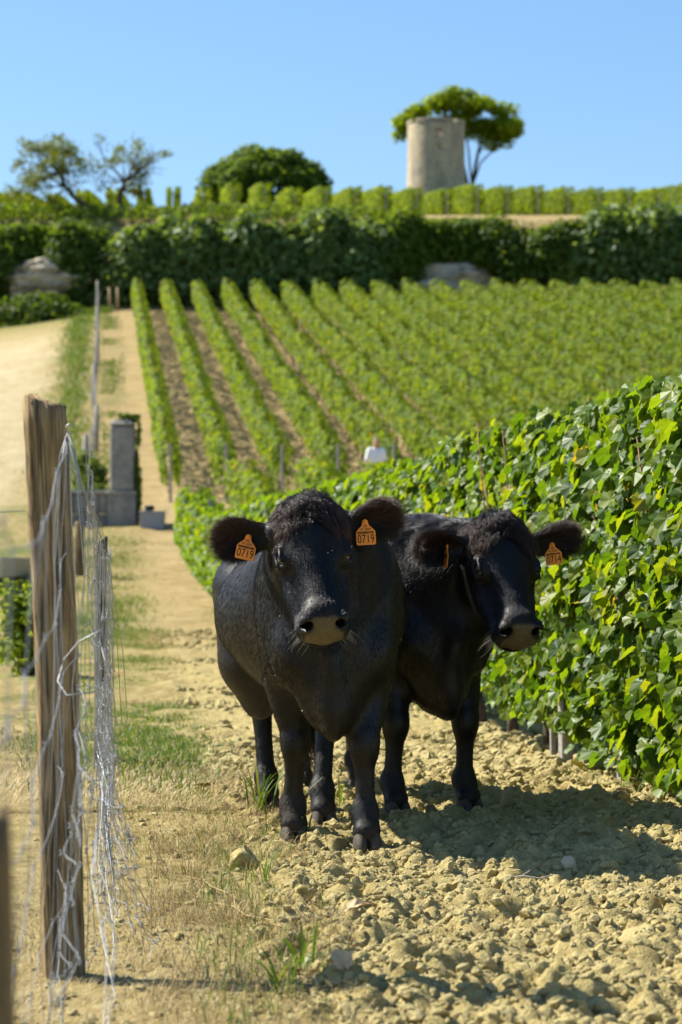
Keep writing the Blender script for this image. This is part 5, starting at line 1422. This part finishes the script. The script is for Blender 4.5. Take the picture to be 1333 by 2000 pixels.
# ---------------------------------------------------------------- person far off among the vines
t = NT('skin'); t.base((.42, .22, .15)); t.rough(.5, .4); M['skin'] = t.m
M['shirt'] = simple('white_cotton', (.78, .79, .82), .8, .2); M['trousers'] = simple('navy_cotton', (.03, .04, .07), .8, .2); M['brownhair'] = simple('brown_hair', (.05, .03, .02), .6, .3)
def person(loc, rz, label):
    root = tag(empty('person', loc, rz), label, 'person'); root.scale = (.88, .92, 1)          # looks along local -y
    def arms(q): return [np.array([q * .185, 0, 1.43]), np.array([q * .255, .03, 1.15]), np.array([q * .245, -.12, .93])]
    def fld(): return Field((-.42, -.42, -.02), (.42, .34, 1.80), .0085)
    b = fld()
    b.ell((0, -.01, 1.63), (.075, .095, .115), k=.02); b.ell((0, -.045, 1.57), (.052, .058, .06), k=.03); b.ell((0, -.108, 1.615), (.013, .018, .022), k=.012)
    for q in (-1, 1): b.ell((q * .078, .005, 1.62), (.012, .024, .034), k=.01); b.ell((q * .030, -.094, 1.645), (.013, .010, .008), k=.008, cut=True)
    b.ell((0, -.098, 1.568), (.025, .012, .006), k=.006, cut=True)
    b.cone((0, .015, 1.44), (0, .0, 1.56), .060, .052, .03); b.ell((0, 0, 1.25), (.15, .10, .25), k=.05); b.ell((0, 0, 1.0), (.15, .105, .14), k=.06)
    for q in (-1, 1):
        A = arms(q); b.chain(A, [.048, .040, .026], .03)
        d = norm(A[2] - A[1]); h0 = A[2] + d * .045; b.cone(A[2], A[2] + d * .085, .028, .034, .015)
        for k, (o_, L_) in enumerate(((-.026, .070), (-.009, .082), (.009, .078), (.026, .060))):
            p0 = A[2] + d * .085 + np.array([0, o_, o_ * .3]); b.chain([p0, p0 + d * L_ * .55, p0 + d * L_ + np.array([-q * .02, 0, 0])], [.0105, .010, .009], .006)
        b.chain([A[2] + d * .03 + [0, -.025, 0], A[2] + d * .07 + [-q * .01, -.055, 0], A[2] + d * .10 + [-q * .015, -.06, 0]], [.014, .0115, .010], .01)
        b.chain([np.array([q * .09, 0, .95]), np.array([q * .10, -.01, .50]), np.array([q * .10, .01, .09])], [.085, .058, .040], .04); b.chain([np.array([q * .10, .03, .05]), np.array([q * .105, -.15, .035])], [.045, .035], .03)
    V, F = b.surface(); link('body', np_mesh('body', V, F, True), M['skin'], root)
    s_ = fld(); s_.ell((0, 0, 1.27), (.185, .125, .235), k=.05); s_.ell((0, 0, 1.02), (.175, .125, .15), k=.08); s_.cone((-.13, 0, 1.43), (.13, 0, 1.43), .068, .068, .06)
    for q in (-1, 1): A = arms(q); s_.cone(A[0], A[0] + (A[1] - A[0]) * .72, .075, .068, .03)
    s_.cone((0, -.01, 1.47), (0, -.01, 1.62), .066, .075, .015, True)
    V, F = s_.surface(); link('shirt', np_mesh('shirt', V, F, True), M['shirt'], root)
    s_ = fld(); s_.ell((0, 0, .93), (.165, .118, .10), k=.05)
    for q in (-1, 1): s_.chain([np.array([q * .09, 0, .92]), np.array([q * .10, -.01, .50]), np.array([q * .10, .01, .10])], [.100, .074, .066], .04)
    V, F = s_.surface(); link('trousers', np_mesh('trousers', V, F, True), M['trousers'], root)
    s_ = fld(); s_.ell((0, .018, 1.665), (.083, .098, .095), k=.01); s_.ell((0, -.09, 1.60), (.11, .075, .085), k=.02, cut=True)
    V, F = s_.surface(); link('hair', np_mesh('hair', V, F, True), M['brownhair'], root)
Yq = 57.0; q = at(735, 858, Yq); person((q.x, Yq, q.z - 1.70), .25, 'person in a white short-sleeved shirt standing among the vines, half hidden')

# ---------------------------------------------------------------- grass, straw, weeds and fallen leaves
def blades(n, xy, h, w_, seed, lean=.5, flat=0.0):
    r = np.random.default_rng(seed); x, y = xy; z = gz(x, y) + hm(x, y) * .7
    a = r.uniform(0, 6.28, n); d = np.stack([np.cos(a), np.sin(a), np.zeros(n)], 1); sd = np.stack([-np.sin(a), np.cos(a), np.zeros(n)], 1)
    h = h * r.uniform(.5, 1.4, n); ln = lean * r.uniform(.3, 1.5, n)
    P0 = np.stack([x, y, z - .004], 1); up = np.array([0, 0, 1.0]) * (1 - flat)
    P1 = P0 + up * (h * .55)[:, None] + d * (h * ln * .35)[:, None] + [0, 0, .004]; P2_ = P0 + up * (h * np.maximum(.95 - .35 * ln, .15))[:, None] + d * (h * ln * (1 + flat))[:, None] + [0, 0, .006]
    ww_ = (w_ * r.uniform(.6, 1.3, n))[:, None]
    V = np.stack([P0 - sd * ww_, P0 + sd * ww_, P1 + sd * ww_ * .8, P1 - sd * ww_ * .8, P2_], 1).reshape(-1, 3)
    b = np.arange(n)[:, None] * 5
    return V, [np.concatenate([b + [0, 1, 2, 3]]).reshape(-1, 4), (b + [3, 2, 4]).reshape(-1, 3)], np.repeat(r.random(n), 5)
def grass_obj(name, n, xy, h, w_, seed, mat, lean=.5, flat=0.0, op=None):
    V, F, a = blades(n, xy, h, w_, seed, lean, flat); o = link(name, np_mesh(name, V, F, False, {'rnd': a}), mat); tag(o, kind='stuff'); return o
def strip(n, y0, y1, off0, off1, seed, clump=0, pw=1.0):
    r = np.random.default_rng(seed); y = y0 + (y1 - y0) * r.random(n * 3) ** pw; x = x_soil(y) + off0 + (off1 - off0) * r.random(n * 3)
    if clump:
        k = (r.random(len(x)) < sstep(y0 - .3, y0 + 3.2, y)) & (fbm(np.stack([(x * .8 + y * .35) * clump, (y * .5 - x * .55) * clump], 1), seed, 4, .75) + r.normal(0, .22, len(x)) > .12); x, y = x[k], y[k]; x = x + r.normal(0, .007, len(x)) * y * (y > 10)
    return x[:n], y[:n]
def G(name, n, args, h, w_, seed, mat, **k):
    x, y = strip(n, *args, seed, k.pop('clump', 0), k.pop('pw', 1.0)); grass_obj(name, len(x), (x, y), h, w_, seed, mat, **k)
G('dry_grass', 17000, (5.4, 13.5, -1.25, .10), .040, .0011, 1, M['straw'], lean=1.2, flat=.55, pw=1.3)
G('dry_grass', 6500, (4.0, 13.0, -.42, .16), .075, .0012, 2, M['straw'], lean=.9, flat=.15, clump=2.2, pw=1.2)
G('straw_litter', 500, (5.4, 12.0, -.2, 1.9), .07, .0010, 3, M['straw'], lean=1.2, flat=.75)
G('grass', 1500, (7.6, 12.8, -.75, -.02), .045, .0014, 4, M['grass'], lean=.8, clump=1.7)
G('grass', 900, (3.5, 9.5, -.26, .10), .070, .0016, 5, M['grass'], lean=.9, clump=2.4)
G('grass', 15000, (11.2, 34.0, -1.0, -.08), .065, .0030, 6, M['grass'], lean=.9, clump=1.1, pw=1.25)
G('dry_grass', 22000, (10.5, 34.0, -2.4, .15), .06, .0028, 7, M['straw'], lean=.9, flat=.3, pw=1.4)
G('grass', 7000, (30.0, 52.0, -1.7, -.3), .09, .006, 8, M['grass'], lean=.8, clump=.8)
r = np.random.default_rng(99)
n = 7000; y = 66 + 52 * r.random(n); x = x_hf(y) - .75 + r.normal(0, .38, n); grass_obj('grass', n, (x, y), .16, .016, 9, M['grass'], .7)
n = 5000; y = 58 + 60 * r.random(n); x = x_hf(y) + .55 + r.normal(0, .25, n); k = fbm(np.stack([x * .6, y * .3], 1), 3, 2) > -.1; grass_obj('grass', int(k.sum()), (x[k], y[k]), .13, .014, 10, M['grass'], .7)
n = 2600; x = r.uniform(-24, -11, n); y = 117.4 + r.normal(0, .6, n); grass_obj('grass', n, (x, y), .3, .02, 11, M['grass'], .6)
n = 3500; y = r.uniform(9.6, 40, n); x = x_row(y) + r.normal(-.05, .18, n); k = fbm(np.stack([x * 1.2, y * .8], 1), 4, 2) > .25; grass_obj('grass', int(k.sum()), (x[k], y[k]), .10, .003, 12, M['grass'], .7)
# tall weeds by the front cow's foot
def weed(px, py, n, h, w_, seed, label, mat='grass', spread=.05):
    Y = H_EYE * F_PX / (py - PYH); x = (px - PX0) / F_PX * Y; rr = np.random.default_rng(seed); z = g1(x, Y) + float(hm(x, Y)) * .6
    v = tag(empty('grass_tuft', (x, Y, z)), label, 'grass tuft')
    for k in range(n):
        a_ = rr.uniform(0, 6.28); L = h * rr.uniform(.55, 1.1); ln = rr.uniform(.15, .7); t_ = np.linspace(0, 1, 7)
        cx = rr.normal(0, spread * .4); cy = rr.normal(0, spread * .4)
        C = np.stack([cx + math.cos(a_) * ln * L * t_ ** 1.6, cy + math.sin(a_) * ln * L * t_ ** 1.6, L * (t_ - .32 * ln * t_ ** 3) - .01], 1)
        wv = w_ * np.sin(np.pi * (.12 + .88 * (1 - t_))) ** .6 * rr.uniform(.7, 1.2); sd = np.array([-math.sin(a_), math.cos(a_), 0])
        V = np.concatenate([C - sd * wv[:, None], C + sd * wv[:, None] + [0, 0, .001], ]); F = [(i, i + 1, 8 + i, 7 + i) for i in range(6)]
        MB().add(V, F, rr.random()).build('blade', M[mat], v, True)
weed(512, 1600, 16, .26, .0042, 1, 'green grass tuft with long blades by the front cow\'s right fore foot')
weed(545, 1655, 6, .44, .0022, 2, 'single tall thin grass stalks rising before the front cow\'s leg')
weed(600, 1660, 9, .12, .0040, 3, 'small leafy weed between the front cow\'s fore hooves')
weed(520, 1730, 12, .14, .0026, 4, 'grass tuft growing at the foot of the big rounded clod')
weed(660, 1590, 5, .15, .0050, 5, 'young green shoot behind the front cow\'s legs')
weed(585, 1905, 11, .15, .0050, 6, 'dark broad-bladed tuft on the soil edge at the bottom of the picture')
weed(560, 1960, 9, .14, .0045, 7, 'second broad-bladed tuft nearest the bottom of the picture')
weed(640, 1800, 8, .10, .0035, 8, 'short green tuft on the edge of the ploughed soil')
# straw-coloured twigs and fallen leaves
def fallen(px, py, size, seed, label, mat, oval=True):
    Y = H_EYE * F_PX / (py - PYH); x = (px - PX0) / F_PX * Y; V, F = vine_leaf(seed, 22, .3); V = V * np.array([.62 if oval else .95, 1.1, 1.6]) * size
    o = link('fallen_leaf', np_mesh('fallen_leaf', V, F, True), mat); o.location = (x, Y, g1(x, Y) + float(hm(x, Y)) + .018); rr = random.Random(seed)
    o.rotation_euler = (rr.gauss(.25, .3), rr.gauss(0, .3), rr.uniform(0, 6.28)); tag(o, label, 'fallen leaf')
lp = simple('pale_dry_leaf', (.50, .36, .20), .7, .2, 40, .25)
fallen(680, 1812, .085, 1, 'pale tan fallen leaf standing upright on the clods', lp)
fallen(672, 1950, .075, 2, 'beige fallen leaf lying at the bottom of the picture', lp, False)
fallen(585, 1923, .06, 3, 'pinkish brown fallen leaf on the soil edge', M['dry_leaf'])
fallen(403, 1548, .09, 4, 'orange brown fallen leaf in the dry grass left of the cows', M['dry_leaf'], False)
fallen(372, 1388, .11, 5, 'small orange leaf on the green strip left of the front cow', M['dry_leaf'])
fallen(730, 1700, .05, 6, 'small orange leaf on the clods below the front cow\'s left hoof', M['dry_leaf'])
fallen(915, 1720, .05, 7, 'dark red leaf at the lower edge of the cows\' shadow', M['dry_leaf'])
fallen(1140, 1535, .12, 8, 'yellowed vine leaf lying on the soil under the vines', leaf_mat('yellow_leaf', [(0, (.35, .28, .04)), (1, (.42, .33, .06))], True, .3, nscale=0), False)
tw = MB().tube([(-.05, 0, .01), (0, .01, .018), (.06, -.01, .012), (.10, .02, .02)], .0028, 5); tw.tube([(.0, .01, .018), (.03, .05, .03)], .002, 5)
o = tw.build('twig', simple('bleached_twig', (.42, .38, .30), .8, .2), None, True); Y = H_EYE * F_PX / (1762 - PYH); o.location = ((1020 - PX0) / F_PX * Y, Y, float(hm((1020 - PX0) / F_PX * Y, Y)) + .02); tag(o, 'forked bleached twig lying on the clods in the sun', 'twig')
# a runner of dry stems along the soil edge
for (x0, y0, x1, y1, lab) in ((400, 1770, 590, 1850, 'long dry stem lying across the grass edge'), (380, 1725, 480, 1800, 'thin dry stem beside the big rounded clod')):
    Ya, Yb_ = H_EYE * F_PX / (y0 - PYH), H_EYE * F_PX / (y1 - PYH); A = np.array([(x0 - PX0) / F_PX * Ya, Ya]); B = np.array([(x1 - PX0) / F_PX * Yb_, Yb_]); pts = []
    for t_ in np.linspace(0, 1, 8):
        q = A + (B - A) * t_ + rng.normal(0, .015, 2); pts.append((q[0], q[1], g1(*q) + float(hm(*q)) + .012 + .02 * math.sin(t_ * 3.1)))
    tag(MB().tube(pts, .0026, 5).build('dry_stem', M['straw'], None, True), lab, 'dry stem')
